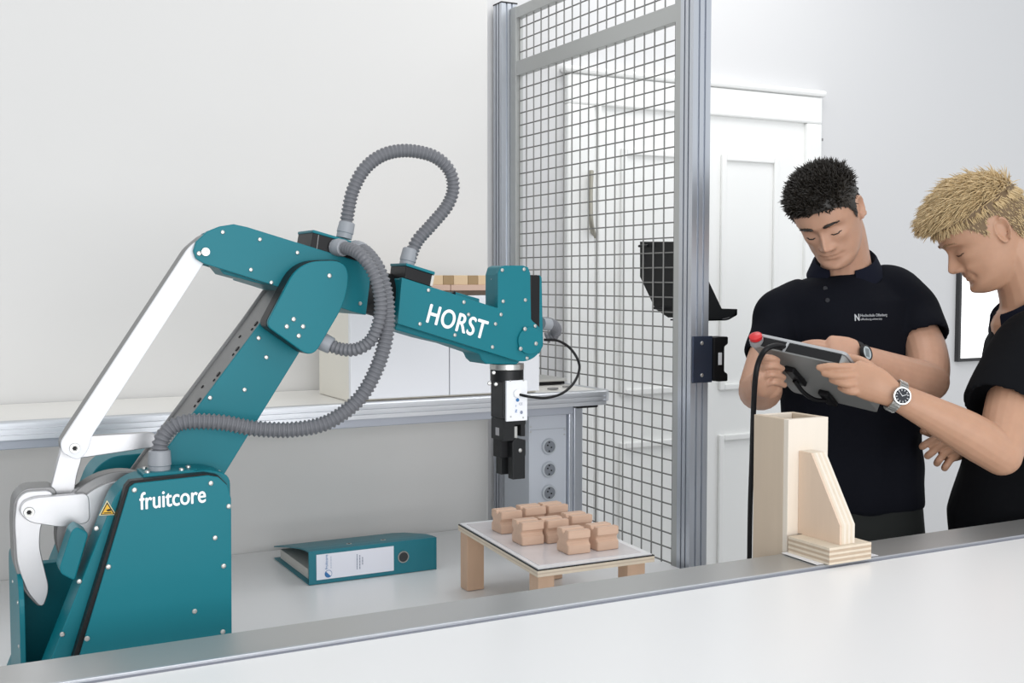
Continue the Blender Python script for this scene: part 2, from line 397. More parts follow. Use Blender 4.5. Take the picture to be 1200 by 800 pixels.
# white cabinet on the bench
yk = 2.535
kx0, kxm, kx1, kz1 = at(411, 450, Y=yk)[0], at(527, 450, Y=yk)[0], at(632, 450, Y=yk)[0], 1.462
kb = thing('white_cabinet', 'low white two-door cabinet standing on the wall bench behind the robot', 'cabinet', (1.15, 2.65, ZB+0.001))
box('cabinet_body', (kx0, yk+0.016, ZB+0.001), (kx1, 2.77, kz1), mat('cabinet_side_light_tint', (0.80, 0.77, 0.69), 0.5), kb, 0.002)  # white cabinet; different light on its side face put in as cream
WD = mat('cabinet_white', (0.82, 0.83, 0.86), 0.4)
box('cabinet_door', (kx0, yk, ZB+0.006), (kxm-0.0012, yk+0.015, kz1), WD, kb, 0.0015)
box('cabinet_door', (kxm+0.0012, yk, ZB+0.006), (kx1, yk+0.015, kz1), WD, kb, 0.0015)

# beech stack on the cabinet
yl = 2.55
def lx(u): return at(u, 330, Y=yl)[0]
def lz(v): return at(545, v, Y=yl)[2]
sh = thing('wooden_tray', 'wooden tray of pinkish boards with a pale slatted rim on the white cabinet', 'tray', (lx(540), yl+0.08, kz1+0.001))
z0, z1, z2 = kz1+0.012, lz(333.5), lz(322.5)
box('tray_base', (lx(470), yl+0.012, kz1+0.001), (lx(600), yl+0.15, z0), mat('tray_base_dark', (0.16, 0.12, 0.09), 0.7), sh)
for a, b_ in ((470, 528), (528.6, 600)):
    box('board', (lx(a), yl, z0), (lx(b_), yl+0.16, z1), PINKW, sh, 0.0015)
uu = 484
for k, (a, b_) in enumerate([(470, 478), (478.3, 490), (490.3, 519.7), (520, 532), (532.3, 548.7), (549, 560.5), (560.8, 577), (577.3, 589), (589.3, 600)]):
    box('rim_block', (lx(a), yl+0.002, z1), (lx(b_), yl+0.03, z2), OAKD if k % 2 else PINE, sh, 0.001)

# grey lid on the bench
gl = thing('grey_lid', 'flat grey lid with dark edge lying on the bench end', 'lid', (1.52, 2.76, ZB+0.0015))
box('lid_plate', (1.44, 2.70, ZB+0.010), (1.59, 2.84, ZB+0.018), mat('lid_grey', (0.42, 0.42, 0.40), 0.5), gl, 0.002)
box('lid_rim', (1.445, 2.705, ZB+0.0015), (1.585, 2.835, ZB+0.0095), BLACKP, gl, 0.002)
for i, (u, v, s) in enumerate(((648, 456, 0.013), (664, 453.5, 0.010))):
    c = at(u, v, Z=ZB+0.0015)
    tb = MB().prism([c + np.array([s*math.cos(a)*1.3, s*math.sin(a)*0.7, 0]) for a in np.linspace(0, 2*math.pi, 9, endpoint=False)], (0, 0, 0.004)).build('metal_bracket', SIDEG, None, 0.001)
    props(tb, ['small grey metal bracket lying nearest the gripper cable on the bench', 'tiny grey metal bracket lying nearer the bench end'][i], 'bracket', 'small brackets on the bench')

# ================================================================== SAFETY FENCE
XF = 1.66
fn = thing('safety_fence', 'grey wire mesh safety fence with aluminium posts closing the robot cell', 'fence', (XF, 2.7, 0))
def fy(u): return at(u, 300, X=XF)[1]
def fz(u, v): return at(u, v, X=XF)[2]
def post(name, x0, y0, s, z0, z1):
    b = MB(); g, d = s*0.10, s*0.14
    # square profile with grooves in the two visible sides and their opposites
    q = s/3.0
    def side(n):  # outline of one side running 0..s with two grooves, depth inward
        return [(0, 0), (q-g/2, 0), (q-g/2, d), (q+g/2, d), (q+g/2, 0), (2*q-g/2, 0), (2*q-g/2, d), (2*q+g/2, d), (2*q+g/2, 0)]
    pts = []
    for a, c in side(0): pts.append((a, c))
    for a, c in side(1): pts.append((s-c, a))
    for a, c in side(2): pts.append((s-a, s-c))
    for a, c in side(3): pts.append((c, s-a))
    b.prism([(x0+a, y0+c, z0) for a, c in pts], (0, 0, z1-z0))
    return b.build(name, ALUV, fn)
ztop = 2.55
yR = fy(797); yL = fy(598)
post('post', XF-0.004, yR-0.052, 0.052, 0.0, ztop)
zpl = at(585, 10, X=XF)[2]
post('post', XF-0.030, yL+0.002, 0.055, 0.0, zpl)
box('post_cap', (XF-0.031, yL+0.001, zpl), (XF+0.026, yL+0.058, zpl+0.004), BLACKP, fn)
# leaf frame
ZF0 = ZT-0.10
tr0, tr1 = fz(605, 21), fz(598, 11)
mr0, mr1 = fz(605, 88.5), fz(608, 70.5)
box('stile', (XF, yR+0.002, ZF0), (XF+0.025, fy(789.5), ztop), ALUM, fn, 0.001)
box('stile', (XF, fy(604.5), ZF0), (XF+0.025, yL, tr1+0.002), ALUM, fn, 0.001)
box('rail', (XF+0.001, fy(789.5), tr0), (XF+0.024, fy(604.5), tr1), ALUM, fn, 0.001)
box('rail', (XF+0.001, fy(789.5), mr0), (XF+0.024, fy(604.5), mr1), ALUM, fn, 0.001)
box('rail', (XF+0.001, fy(789.5), ZF0), (XF+0.024, fy(604.5), ZF0+0.03), ALUM, fn, 0.001)
# wires: one mesh for uprights, one for cross wires, shared by their copies
ya, yb = fy(789.5), fy(604.5); pitch = 0.0372
zhi = tr0
wv = MB().cyl((0, 0, 0), (0, 0, 1), 0.0020, 6).build('wire', WIREM, fn); wv.location = (0.0, 0.0, 0.0)
me_v = wv.data
wh = MB().cyl((0, 0, 0), (0, 1, 0), 0.0020, 6); me_h = bpy.data.meshes.new('wire_cross'); me_h.from_pydata(wh.v, [], wh.f); me_h.materials.append(WIREM)
vo = np.array([v.co[:] for v in me_v.vertices]) + np.array(fn.location)
for v, q in zip(me_v.vertices, vo): v.co = q
def wire(me, loc, sc, first=None):
    o = first or bpy.data.objects.new('wire', me)
    if first is None: COL.objects.link(o); o.parent = fn
    o.location = Vector(loc) - fn.location; o.scale = sc
k = 0; y = ya + 0.012
while y < yb-0.004:
    wire(me_v, (XF+0.010, y, ZF0+0.01), (1, 1, zhi-ZF0-0.01), wv if k == 0 else None); y += 0.0452; k += 1
z = ZF0+0.05
while z < zhi-0.004:
    if not (mr0-0.004 < z < mr1+0.004): wire(me_h, (XF+0.014, ya, z), (1, yb-ya, 1))
    z += pitch*1.0

# black folded holder on the far side of the fence
YH = fy(786)
hd = thing('pendant_holder', 'black folded sheet metal holder hung on the far side of the fence', 'holder', (XF+0.03, YH, 1.3))
xh = XF+0.032
def hp_(u, v, x=xh): return at(u, v, X=x)
q = [hp_(750, 283), hp_(800, 283), hp_(800, 372), hp_(783, 372), hp_(768, 362), hp_(750, 324)]
MB().prism(q, (0.003, 0, 0)).build('back_plate', BLACKM, hd)
q2y = hp_(800, 300)[1]
a0 = at(828, 324, Y=q2y-0.02); a1 = at(846, 362, Y=q2y-0.02); a2 = at(828, 374, Y=q2y-0.02)
x9 = at(846, 362, Y=q2y-0.02)[0]
MB().prism([(xh, q2y-0.02, a0[2]+0.05), (a0[0], q2y-0.02, a0[2]), (x9, q2y-0.02, a1[2]), (x9, q2y-0.02, a2[2]-0.004), (xh, q2y-0.02, a2[2]-0.004)], (0, 0.003, 0)).build('side_plate', BLACKM, hd)
s0 = at(864, 362, Y=q2y-0.02); s1 = at(864, 369, Y=q2y-0.02)
sp = rounded([(xh, a2[2]-0.004), (s0[0]-0.03, a2[2]-0.004), (s0[0], s1[2]), (s0[0], s0[2]), (s0[0]-0.004, s0[2]), (s0[0]-0.006, s1[2]+0.003), (s0[0]-0.032, a2[2]-0.0005), (xh, a2[2]-0.0005)], [0, 0.01, 0.004, 0, 0, 0.004, 0.01, 0])
MB().prism([(p[0], q2y-0.02, p[1]) for p in sp], (0, 0.07, 0)).build('support_shelf', BLACKM, hd)
MB().prism([(x9, q2y-0.02, a1[2]), (s0[0]-0.002, q2y-0.02, s0[2]), (s0[0]-0.002, q2y-0.02, s1[2]), (x9, q2y-0.02, a2[2])], (0, 0.003, 0)).build('shelf_cheek', BLACKM, hd)
for u, v in ((754, 288), (772, 361)):
    c = hp_(u, v, XF+0.02); MB().tube([c + np.array([0, -0.02, 0]), c + np.array([0, 0.02, 0])], 0.0035, 8).build('hook', BLACKM, hd)

# clamp bracket on the right post
yp = yR-0.052
cb = thing('latch_bracket', 'dark blue plate with black latch handle screwed to the right fence post', 'bracket', (XF+0.04, yp, at(825, 420, Y=yp)[2]))
def cbp(u, v): return at(u, v, Y=yp-0.001)
pl = [cbp(811, 394), cbp(833, 394), cbp(833, 447.5), cbp(811, 447.5)]
lo = np.min(pl, 0); hi = np.max(pl, 0)
plate = box('mounting_plate', (lo[0], yp-0.006, lo[2]), (hi[0], yp-0.001, hi[2]), DBLUE, cb, 0.001)
for u, v in ((822.5, 402), (822.5, 439.5)): screw(at(u, v, Y=yp-0.006), 0.005, plate)
hx0, hx1 = hi[0], at(849.5, 420, Y=yp)[0]
hb = MB(); za, zb_ = at(849, 394, Y=yp)[2], at(849, 446, Y=yp)[2]; w = hx1-hx0
out = rounded([(hx0, zb_+0.002), (hx0+w*0.35, zb_), (hx1, zb_), (hx1, zb_+0.018), (hx1-w*0.25, zb_+0.024), (hx1-w*0.25, za-0.024), (hx1, za-0.018), (hx1, za), (hx0+w*0.35, za), (hx0, za-0.002)], [0, .002, .004, .004, .004, .004, .004, .004, .002, 0])
n = len(out)
hb.prism([(p[0], yp-0.012, p[1]) for p in out], (0, 0.04, 0)).build('latch_handle', BLACKP, cb, 0.0015)
hz = (za+zb_)/2
box('latch_slot', (hx0+w*0.30, yp-0.0135, hz-0.014), (hx0+w*0.55, yp-0.0118, hz+0.016), mat('slot_white', (0.75, 0.76, 0.78), 0.5), cb, 0.001)

# ================================================================== ROBOT
rb = thing('industrial_robot', 'teal industrial robot arm with silver linkage and grey corrugated hoses', 'robot', (0.42, 2.0, ZT))
def P(u, v, y): return at(u, v, Y=y)
def plate_px(name, pts, y, dy, m, parent=rb, rad=0, bevel=0.0012):
    q = rounded(pts, rad) if rad else pts
    return MB().prism([P(a, b, y) for a, b in q], (0, dy, 0)).build(name, m, parent, bevel)
def down(p_top, p_low, z):
    t = (z-p_top[2])/(p_low[2]-p_top[2]); return p_top + (p_low-p_top)*t
def poly_world(name, W, dy, m, parent=rb, bevel=0.0012):
    return MB().prism(W, (0, dy, 0)).build(name, m, parent, bevel)
def dn(W, z):  # drop a vertical
    return np.array([W[0], W[1], z])

# base ------------------------------------------------------------
y0 = 1.80
fc = [(152, 571), (158, 566.5), (244, 557), (256, 559), (266, 568), (271, 584)]
W = [P(u, v, y0) for u, v in fc]; W.append(dn(P(271, 747, y0), ZT+0.002)); W.append(down(P(152, 571, y0), P(92, 773, y0), ZT+0.002))
cover = poly_world('base_cover', W, 0.006, TEAL)
y1 = 1.806
W = [P(u, v, y1) for u, v in [(147.5, 570), (153, 563.5), (242, 554.5), (256, 557), (266, 567), (269.5, 584)]]; W.append(dn(P(269.5, 747, y1), ZT+0.001)); W.append(down(P(147.5, 570, y1), P(85, 773, y1), ZT+0.001))
poly_world('base_gasket', W, 0.022, BLACKP)
y2 = 1.828
hs = rounded([(58, 777), (136, 578), (158, 560), (246, 550.5), (270, 556), (270, 747)], [0, 12, 14, 6, 14, 0])
def house(y, dyy, name):
    W = [P(u, v, y2) for u, v in hs[1:-1]]
    W.append(dn(P(270, 747, y2), ZT+0.001)); W.append(down(P(136, 578, y2), P(58, 777, y2), ZT+0.001))
    W = [w + np.array([0, y-y2, 0]) for w in W]
    return poly_world(name, W, dyy, TEAL, bevel=0.002)
h1 = house(y2, 0.068, 'base_housing')
h2 = house(2.0745, 0.09, 'base_housing')
bx0 = P(20, 777, 2.0)[0]; bx1 = P(270, 747, 2.0)[0]
xw = P(24, 770, 1.905)[0]
box('base_plate', (xw+0.0085, 1.899, ZT+0.001), (bx1-0.02, 2.074, ZT+0.045), TEAL, rb, 0.002)
zwt = P(24, 688, 1.905)[2]
sw = rounded([(1.905, ZT+0.001), (1.905, zwt-0.012), (1.96, zwt+0.025), (2.07, zwt+0.03), (2.12, zwt+0.01), (2.12, ZT+0.001)], [0, 0.03, 0.04, 0.03, 0.02, 0])
swo = MB().prism([(xw, a, b) for a, b in sw], (0.008, 0, 0)).build('base_side_wall', TEAL, rb, 0.001)
for yy, zz in ((1.93, zwt-0.03), (1.93, zwt-0.10), (2.03, zwt-0.02)): screw((xw, yy, zz), 0.003, swo, -math.pi/2)
box('base_rear_wall', (xw+0.0085, 2.05, ZT+0.046), (bx1-0.1, 2.074, zwt), TEAL, rb, 0.001)
for u, v in ((157.5, 574), (247, 566), (252, 630), (262, 663), (228, 716), (261, 740), (127, 664), (102, 748), (268, 593)):
    screw(P(u, v, y0), 0.0042, cover)
for u, v in ((113, 619), (93, 681), (73, 743)): screw(P(u, v, y2), 0.004, h1)
# hump on the slanted face
plate_px('side_cap', [(82, 678), (71, 672), (70, 664), (84, 622), (90, 617), (104, 625), (88, 680)], 1.838, 0.05, TEAL, rad=4, bevel=0.003)
# warning triangle
def tri(c, r, y): return [P(c[0]+r*math.cos(a)*1.02, c[1]-r*math.sin(a), y) for a in (math.pi/2+0.04, math.pi*7/6+0.06, -math.pi/6+0.03)]
tw = MB().prism(tri((126, 597.5), 11.5, y2-0.0012), (0, 0.001, 0)).build('warning_sticker', CREAMB, h1)
MB().prism(tri((126, 597.7), 9.6, y2-0.0020), (0, 0.0007, 0)).build('sticker_border', BLACKP, tw)
MB().prism(tri((126, 598), 7.6, y2-0.0026), (0, 0.0005, 0)).build('sticker_field', YEL, tw)
MB().prism([P(a, b, y2-0.0031) for a, b in ((124.5, 597.5), (128, 596), (130, 596.5), (130, 598.5), (126, 599))], (0, 0.0004, 0)).build('hand_pictogram', BLACKP, tw)
MB().prism([P(a, b, y2-0.0031) for a, b in ((121.5, 600.5), (130.5, 599.8), (130.5, 600.8), (121.5, 601.5))], (0, 0.0004, 0)).build('bar_pictogram', BLACKP, tw)
a, b_ = P(164, 597, y0-0.001), P(241, 588, y0-0.001)
ux = b_-a; uzv = np.cross(ux, np.array([0, 1.0, 0])); uzv = uzv if uzv[2] > 0 else -uzv
text('lettering', 'fruitcore', a, (ux[0], 0, ux[2]), (0, 0, 1), np.linalg.norm(ux), WHITEPRINT, cover, height=0.0262, bold=0.022)
# hose flange on base top
fl = P(187, 556, 1.86)
fp = MB().prism([fl + np.array([a, b, 0.0]) for a, b in ((-0.030, -0.03), (0.048, -0.03), (0.055, -0.022), (0.055, 0.028), (-0.030, 0.03))], (0, 0, 0.008)).build('hose_flange', TEAL, rb, 0.001)
for a, b_ in ((-0.022, -0.02), (0.03, -0.022), (0.045, 0.0), (-0.02, 0.02)):
    c = fl + np.array([a, b_, 0.008]); MB().tube([c, c+np.array([0, 0, 0.003]), c+np.array([0, 0, 0.004])], [0.0042, 0.0040, 0.002], 10).build('screw', STEEL, fp, smooth=40)

# drum ------------------------------------------------------------
dc = P(141, 622, 1.93); rd = 0.098
MB().tube([dc, dc+np.array([0, 0.04, 0])], rd, 64).build('drum', SIDEG, rb, 0.002, smooth=40)
MB().tube([dc+np.array([0, -0.012, 0]), dc], rd*0.86, 64).build('drum_plate', SILVER, rb, 0.001, smooth=40)

# linkage ---------------------------------------------------------
rod = plate_px('linkage_rod', [(73, 530), (71, 519), (80, 505), (222, 289), (240, 276), (262, 280), (240, 306), (107, 512), (104, 527), (92, 540)], 1.906, 0.010, WHITEP, rad=8, bevel=0.001)
plate_px('rod_side', [(74, 531), (72, 519), (80, 506), (222, 290), (240, 275), (262, 268), (262, 284), (238, 309), (104, 514), (98, 534), (90, 539)], 1.9165, 0.055, SIDEG, rad=6, bevel=0.003)
plate_px('coupling_lever', [(78, 518), (104, 510.5), (176, 506.5), (184, 509), (184, 524), (172, 525), (100, 536), (84, 537)], 1.9385, 0.014, SILVER, rad=6)
plate_px('rocker_lever', [(76, 508), (96, 515), (96, 538), (90, 556), (84, 600), (52, 592), (60, 570)], 1.953, 0.014, SILVER, rad=8)
plate_px('rocker_lever', [(76, 512), (96, 515), (96, 538), (90, 556), (84, 600), (52, 592), (60, 570)], 1.985, 0.012, SIDEG, rad=8)
plate_px('drive_lever', [(22, 600), (27, 588), (40, 583), (104, 577.5), (106, 612), (74, 618), (34, 612)], 1.915, 0.012, SILVER, rad=9)
plate_px('counter_lever', [(17, 612), (20, 585), (30, 576), (62, 574), (66, 600), (48, 612), (46, 640), (58, 690), (50, 714), (32, 694), (20, 660)], 1.930, 0.012, SILVER, rad=10)
plate_px('counter_lever_web', [(14, 612), (16, 585), (28, 572), (66, 570), (68, 604), (46, 612), (44, 645), (56, 690), (48, 714), (28, 694), (16, 662)], 1.9425, 0.06, SIDEG, rad=10)
for (u, v, y, r) in ((87.5, 525, 1.906, 0.0085), (34, 600, 1.915, 0.0085)):
    c = P(u, v, y); MB().tube([c, c-np.array([0, 0.003, 0]), c-np.array([0, 0.003, 0]), c-np.array([0, 0.001, 0])], [r, r*0.9, r*0.5, r*0.45], 20).build('pivot_bolt', STEEL, rb, smooth=40)
    MB().tube([c-np.array([0, 0.0008, 0]), c-np.array([0, 0.0014, 0])], r*0.44, 6).build('hex_recess', BLACKP, rb)

# upper arm -------------------------------------------------------
UA = [(150, 588), (178, 549), (306, 377), (332, 340), (385, 350), (352, 411), (262, 557), (245, 588)]
ua = plate_px('upper_arm', UA, 1.910, 0.007, TEAL)
Wm = [P(u, v, 1.910) for u, v in UA]
cg = []
for i, w in enumerate(Wm):
    cg.append(w + np.array([0.006 if i in (0, 1, 2, 3) else -0.003, 0.007, 0]))
poly_world('arm_channel', cg, 0.118, SIDEG)
poly_world('arm_back_plate', [w + np.array([0, 0.126, 0]) for w in Wm], 0.006, SIDEG)
for u, v in ((246, 466), (303, 396), (286.5, 456.5), (312, 418.5), (256, 553)): screw(P(u, v, 1.910), 0.004, ua)
# dark slots on the channel's inner face
ch = Wm[1]; c2 = Wm[2]
dirv = (c2-ch)/np.linalg.norm(c2-ch); nrm = np.array([-dirv[2], 0, dirv[0]])
if nrm[0] > 0: nrm = -nrm
chan = [o for o in rb.children if o.name.startswith('arm_channel')][0]
Lc = np.linalg.norm(c2-ch)
for fct, yy in ((0.32, 1.95), (0.44, 1.95), (0.62, 1.95), (0.80, 1.95), (0.98, 1.95), (0.52, 1.99), (0.88, 1.99)):
    c = ch + dirv*Lc*fct + np.array([0.006, yy-1.910, 0])
    MB().tube([c + nrm*(-0.002), c + nrm*0.0016], 0.005 if yy < 1.97 else 0.003, 10).build('slot', BLACKP, chan)
    if yy < 1.97: MB().tube([c - dirv*0.012 + nrm*(-0.002), c - dirv*0.012 + nrm*0.0015], 0.0026, 8).build('slot', BLACKP, chan)

# elbow and rear link ---------------------------------------------
LK = [(227, 294), (230, 283), (243, 271), (258, 265), (274, 262.5), (290, 266), (348, 284), (436, 311), (429, 369), (413, 365), (326, 336), (296, 326.5), (240, 309), (230, 303)]
lk = plate_px('rear_link', LK, 1.893, 0.010, TEAL)
Wl = [P(u, v, 1.893) for u, v in LK]
inner = [Wl[i] + np.array([0, 0.010, 0]) for i in range(len(Wl))]
cut = [P(330, 281, 1.893), P(348, 284, 1.893), P(436, 311, 1.893), P(429, 369, 1.893), P(413, 365, 1.893), P(326, 336, 1.893), P(300, 328, 1.893)]
poly_world('link_core', [w + np.array([0, 0.010, 0]) for w in cut], 0.15, TEAL)
poly_world('link_back_plate', [w + np.array([0.012, 0.083, 0]) for w in Wl[:6]] + [w + np.array([0, 0.083, 0]) for w in Wl[6:9]] + [w + np.array([0, 0.083, 0.004]) for w in Wl[9:]], 0.012, TEAL)
# bracing web under the link
plate_px('link_web', [(252, 309), (280, 315), (335, 333), (337, 338), (300, 331), (262, 321)], 1.915, 0.06, TEAL)
for u, v in ((261, 272), (304.5, 280.5), (348.5, 296), (294, 316), (318, 331), (391, 309.5), (422, 355.5)): screw(P(u, v, 1.893), 0.0036, lk)
c = P(240.5, 295, 1.893); MB().tube([c, c-np.array([0, 0.004, 0]), c-np.array([0, 0.004, 0]), c-np.array([0, 0.0015, 0])], [0.0075, 0.0068, 0.003, 0.0025], 20).build('pivot_bolt', STEEL, lk, smooth=40)
screw(P(233.2, 297, 1.893), 0.0042, lk)
EC = rounded([(309, 381), (349, 305), (409, 304), (405, 352), (365, 420)], [9, 26, 36, 24, 16], 10)
MB().prism([P(u, v, 1.856) for u, v in EC], (0, 0.036, 0)).build('elbow_body', BLACKP, rb, 0.0008)
ec = MB().prism([P(u, v, 1.846) for u, v in rounded([(311.5, 381), (351, 306), (410, 305), (406, 352), (366, 420)], [9, 26, 36, 24, 16], 10)], (0, 0.010, 0)).build('elbow_cover', TEAL, rb, 0.0015)
for u, v in ((386, 323), (344, 374), (336, 382.5), (355, 382.5), (350, 393.5)): screw(P(u, v, 1.846), 0.0042, ec)

# terminal boxes ---------------------------------------------------
tb = plate_px('terminal_box', [(367, 272), (434, 291.5), (433, 311), (364, 290)], 1.894, 0.085, BLACKP)
plate_px('box_lid', [(367, 269), (434.5, 288.8), (434.3, 292), (366.5, 272.3)], 1.892, 0.088, TEAL, tb)
tb2 = plate_px('terminal_box', [(476, 311.5), (509, 322), (506, 336), (474.5, 326)], 1.897, 0.075, BLACKP)
plate_px('box_lid', [(476, 308), (510, 318.5), (509.5, 322), (476, 311.3)], 1.895, 0.078, TEAL, tb2)
for u in (373,): plate_px('box_edge', [(u, 274.5), (u+1.2, 275), (u-1, 292.5), (u-2.2, 292)], 1.8932, 0.002, SIDEG, tb)
plate_px('box_edge', [(506.5, 322), (509.5, 323), (507, 335.5), (504, 334.8)], 1.8958, 0.003, PAPERG, tb2)

# wrist rotation joint behind the hoses
jr = (P(446, 345, 1.97)); ja = P(429, 340, 1.97)
jd = (jr-ja)/np.linalg.norm(jr-ja)
MB().tube([ja - jd*0.02, jr + jd*0.05], 0.042, 32).build('roll_joint', BLACKM, rb, smooth=40)
# forearm ----------------------------------------------------------
circ = [(611.5+25.2*math.cos(a), 398.2+25.2*math.sin(a)) for a in np.linspace(-1.0, 1.65, 16)]
FAp = [(471, 325), (583.5, 361), (583.5, 320), (587, 312.5), (592, 311), (613, 311), (619, 313), (621.5, 320), (622.5, 374)] + circ + [(600, 421), (466, 379)]
fa = plate_px('forearm', FAp, 1.895, 0.012, TEAL, bevel=0.001)
plate_px('forearm_core', [(471, 325), (584, 361.5), (620, 372), (632, 390), (625, 412), (600, 420), (466, 379)], 1.907, 0.095, TEAL, bevel=0.004)
plate_px('wrist_block', [(583.5, 322), (586, 313), (591, 311), (613, 311), (619, 313), (621.5, 320), (622.5, 380), (583.5, 380)], 1.907, 0.055, TEAL, bevel=0.003)
plate_px('forearm_keel', [(466, 377), (600, 419), (612, 421), (606, 427), (570, 426.5), (565, 422), (562, 415), (530, 404), (500, 397), (463, 386)], 1.918, 0.075, TEAL, bevel=0.003)
plate_px('wrist_motor', [(621, 322), (631.5, 322), (634, 326), (634.5, 404), (631, 413), (620, 413)], 1.922, 0.07, BLACKP, bevel=0.003)
plate_px('motor_plate', [(632.5, 322), (635, 325), (636.5, 405), (632, 414.5), (632, 400)], 1.9215, 0.071, TEAL, bevel=0.0008)
dcx = P(620, 399, 1.895)
MB().tube([dcx, dcx-np.array([0, 0.005, 0])], 0.0255, 40).build('wrist_disc', TEAL, fa, 0.0008, smooth=40)
for u, v in ((502, 340), (543.5, 354), (587, 368.5), (580.5, 379.5), (492, 379.5), (533, 392.5), (577, 406.5), (549, 368.5), (588.5, 316.5), (614, 315.5), (589.5, 353), (615.5, 351.5), (627, 382), (617.5, 419.5)):
    screw(P(u, v, 1.895), 0.0037, fa)
for u, v in ((615, 385.5), (610, 408.5), (628, 402.5)): screw(P(u, v, 1.890), 0.0042, fa)
for u, v in ((566, 327), (578, 327)): screw(P(u, v, 1.935) + np.array([0.02, 0, 0]), 0.003, fa)
a, b_ = P(499.5, 377, 1.8942), P(566, 396.8, 1.8942); ux = b_-a; uzv = np.array([-ux[2], 0, ux[0]])
text('lettering', 'HORST', a, ux, uzv, np.linalg.norm(ux)*1.02, WHITEPRINT, fa, height=0.0335, bold=0.026, space=1.08)
# small connector bump on forearm top
MB().tube([P(531, 342, 1.93), P(534, 345, 1.93)], 0.004, 10).build('cable_gland', BLACKP, fa)
plate_px('top_cover', [(534, 342), (562, 350), (562, 357), (534, 349)], 1.925, 0.05, TEAL, fa)

# gripper ----------------------------------------------------------
yg = 1.955
gc = P(594, 430, yg)
fl_ = MB().tube([P(594, 425.5, yg), P(594, 432.5, yg)], 0.0335, 40).build('tool_flange', STEEL, rb, 0.001, smooth=40)
zg = lambda v: P(594, v, yg)[2]
gx, gy = gc[0], gc[1]
gb = MB().tube([(gx, gy, zg(432.6)), (gx, gy, zg(446))], 0.0325, 40).build('gripper', BLACKM, rb, 0.001, smooth=40)
gx0, gx1 = gx-0.019, gx+0.026
gby = box('gripper_body', (gx0-0.003, gy-0.027, zg(489)), (gx1, gy+0.027, zg(444)), BLACKM, gb, 0.002)
px0, px1 = P(592.5, 460, gy-0.03)[0], P(617, 460, gy-0.03)[0]
cvp = box('control_cover', (px0, gy-0.034, zg(491)), (px1, gy-0.0275, zg(444)), WHITEP, gb, 0.001)
for u, v in ((598, 446), (613.5, 445.5), (598.5, 488), (613, 489)): screw(P(u, v, gy-0.034), 0.0018, gb)
cy = gy-0.0345
c = P(606, 461, cy); MB().tube([c, c-np.array([0, 0.004, 0]), c-np.array([0, 0.006, 0])], [0.0085, 0.008, 0.005], 20).build('cable_port', WHITEPRINT, gb, smooth=40)
c = P(606.5, 468.5, cy); MB().tube([c, c-np.array([0, 0.0006, 0])], 0.0035, 16).build('blue_dot', BPRINT, gb)
text('lettering', 'CE', P(608.5, 474.5, cy-0.0006), (1, 0, 0), (0, 0, 1), 0.007, DPRINT, gb, height=0.0045)
text('lettering', 'Z', P(603.5, 483, cy-0.0006), (1, 0, 0), (0, 0, 1), 0.005, BPRINT, gb, height=0.005, bold=0.02)
text('lettering', 'i', P(604.5, 476.5, cy-0.0006), (1, 0, 0), (0, 0, 1), 0.0012, BPRINT, gb, height=0.004)
MB().prism([P(611.2, 483, cy-0.0006) + np.array([0.003*math.cos(t_), 0, 0.0035*math.sin(t_)]) for t_ in np.linspace(0, 2*math.pi, 8, endpoint=False)], (0, 0.0005, 0)).build('print_mark', DPRINT, gb)
for (u, v) in ((578.5, 436.5), (581, 450), (573.5, 449)): screw(P(u, v, gy-0.03), 0.004, gb, -0.4)
jx0, jx1 = gx0-0.002, P(616.5, 500, gy-0.03)[0]
jb = MB().box((jx0, gy-0.028, zg(514)), (gx+0.002, gy+0.026, zg(489.3))).box((gx+0.002, gy-0.028, zg(496)), (jx1, gy+0.026, zg(489.3))).box((gx+0.017, gy-0.026, zg(510)), (jx1, gy+0.026, zg(496)))
jb.build('jaw_housing', BLACKM, gb)
box('rating_plate', (jx0-0.0008, gy-0.008, zg(509)), (jx0, gy+0.006, zg(500)), SILVER, gb)
box('jaw_slide', (gx+0.003, gy-0.022, zg(514)), (gx+0.012, gy+0.02, zg(498)), STEEL, gb, 0.001)
fx0, fx1 = P(601, 530, gy-0.03)[0], P(615.5, 530, gy-0.03)[0]
MB().prism([(fx0, gy-0.030, zg(559)), (fx1, gy-0.030, zg(559)), (fx1, gy-0.030, zg(533)), (fx1+0.001, gy-0.030, zg(531)), (fx1+0.001, gy-0.030, zg(514)), (fx0+0.006, gy-0.030, zg(511)), (fx0-0.001, gy-0.030, zg(516))], (0, 0.02, 0)).build('gripper_finger', BLACKM, gb, 0.001)
screw(P(609.5, 527.5, gy-0.03), 0.0042, gb)
MB().prism([(fx0-0.008, gy+0.004, zg(556)), (fx1-0.005, gy+0.004, zg(556)), (fx1-0.003, gy+0.004, zg(514)), (fx0-0.008, gy+0.004, zg(514))], (0, 0.022, 0)).build('gripper_finger', BLACKM, gb, 0.001)
box('jaw_spacer', (gx0, gy-0.01, zg(535)), (gx-0.001, gy+0.022, zg(514)), BLACKP, gb, 0.001)
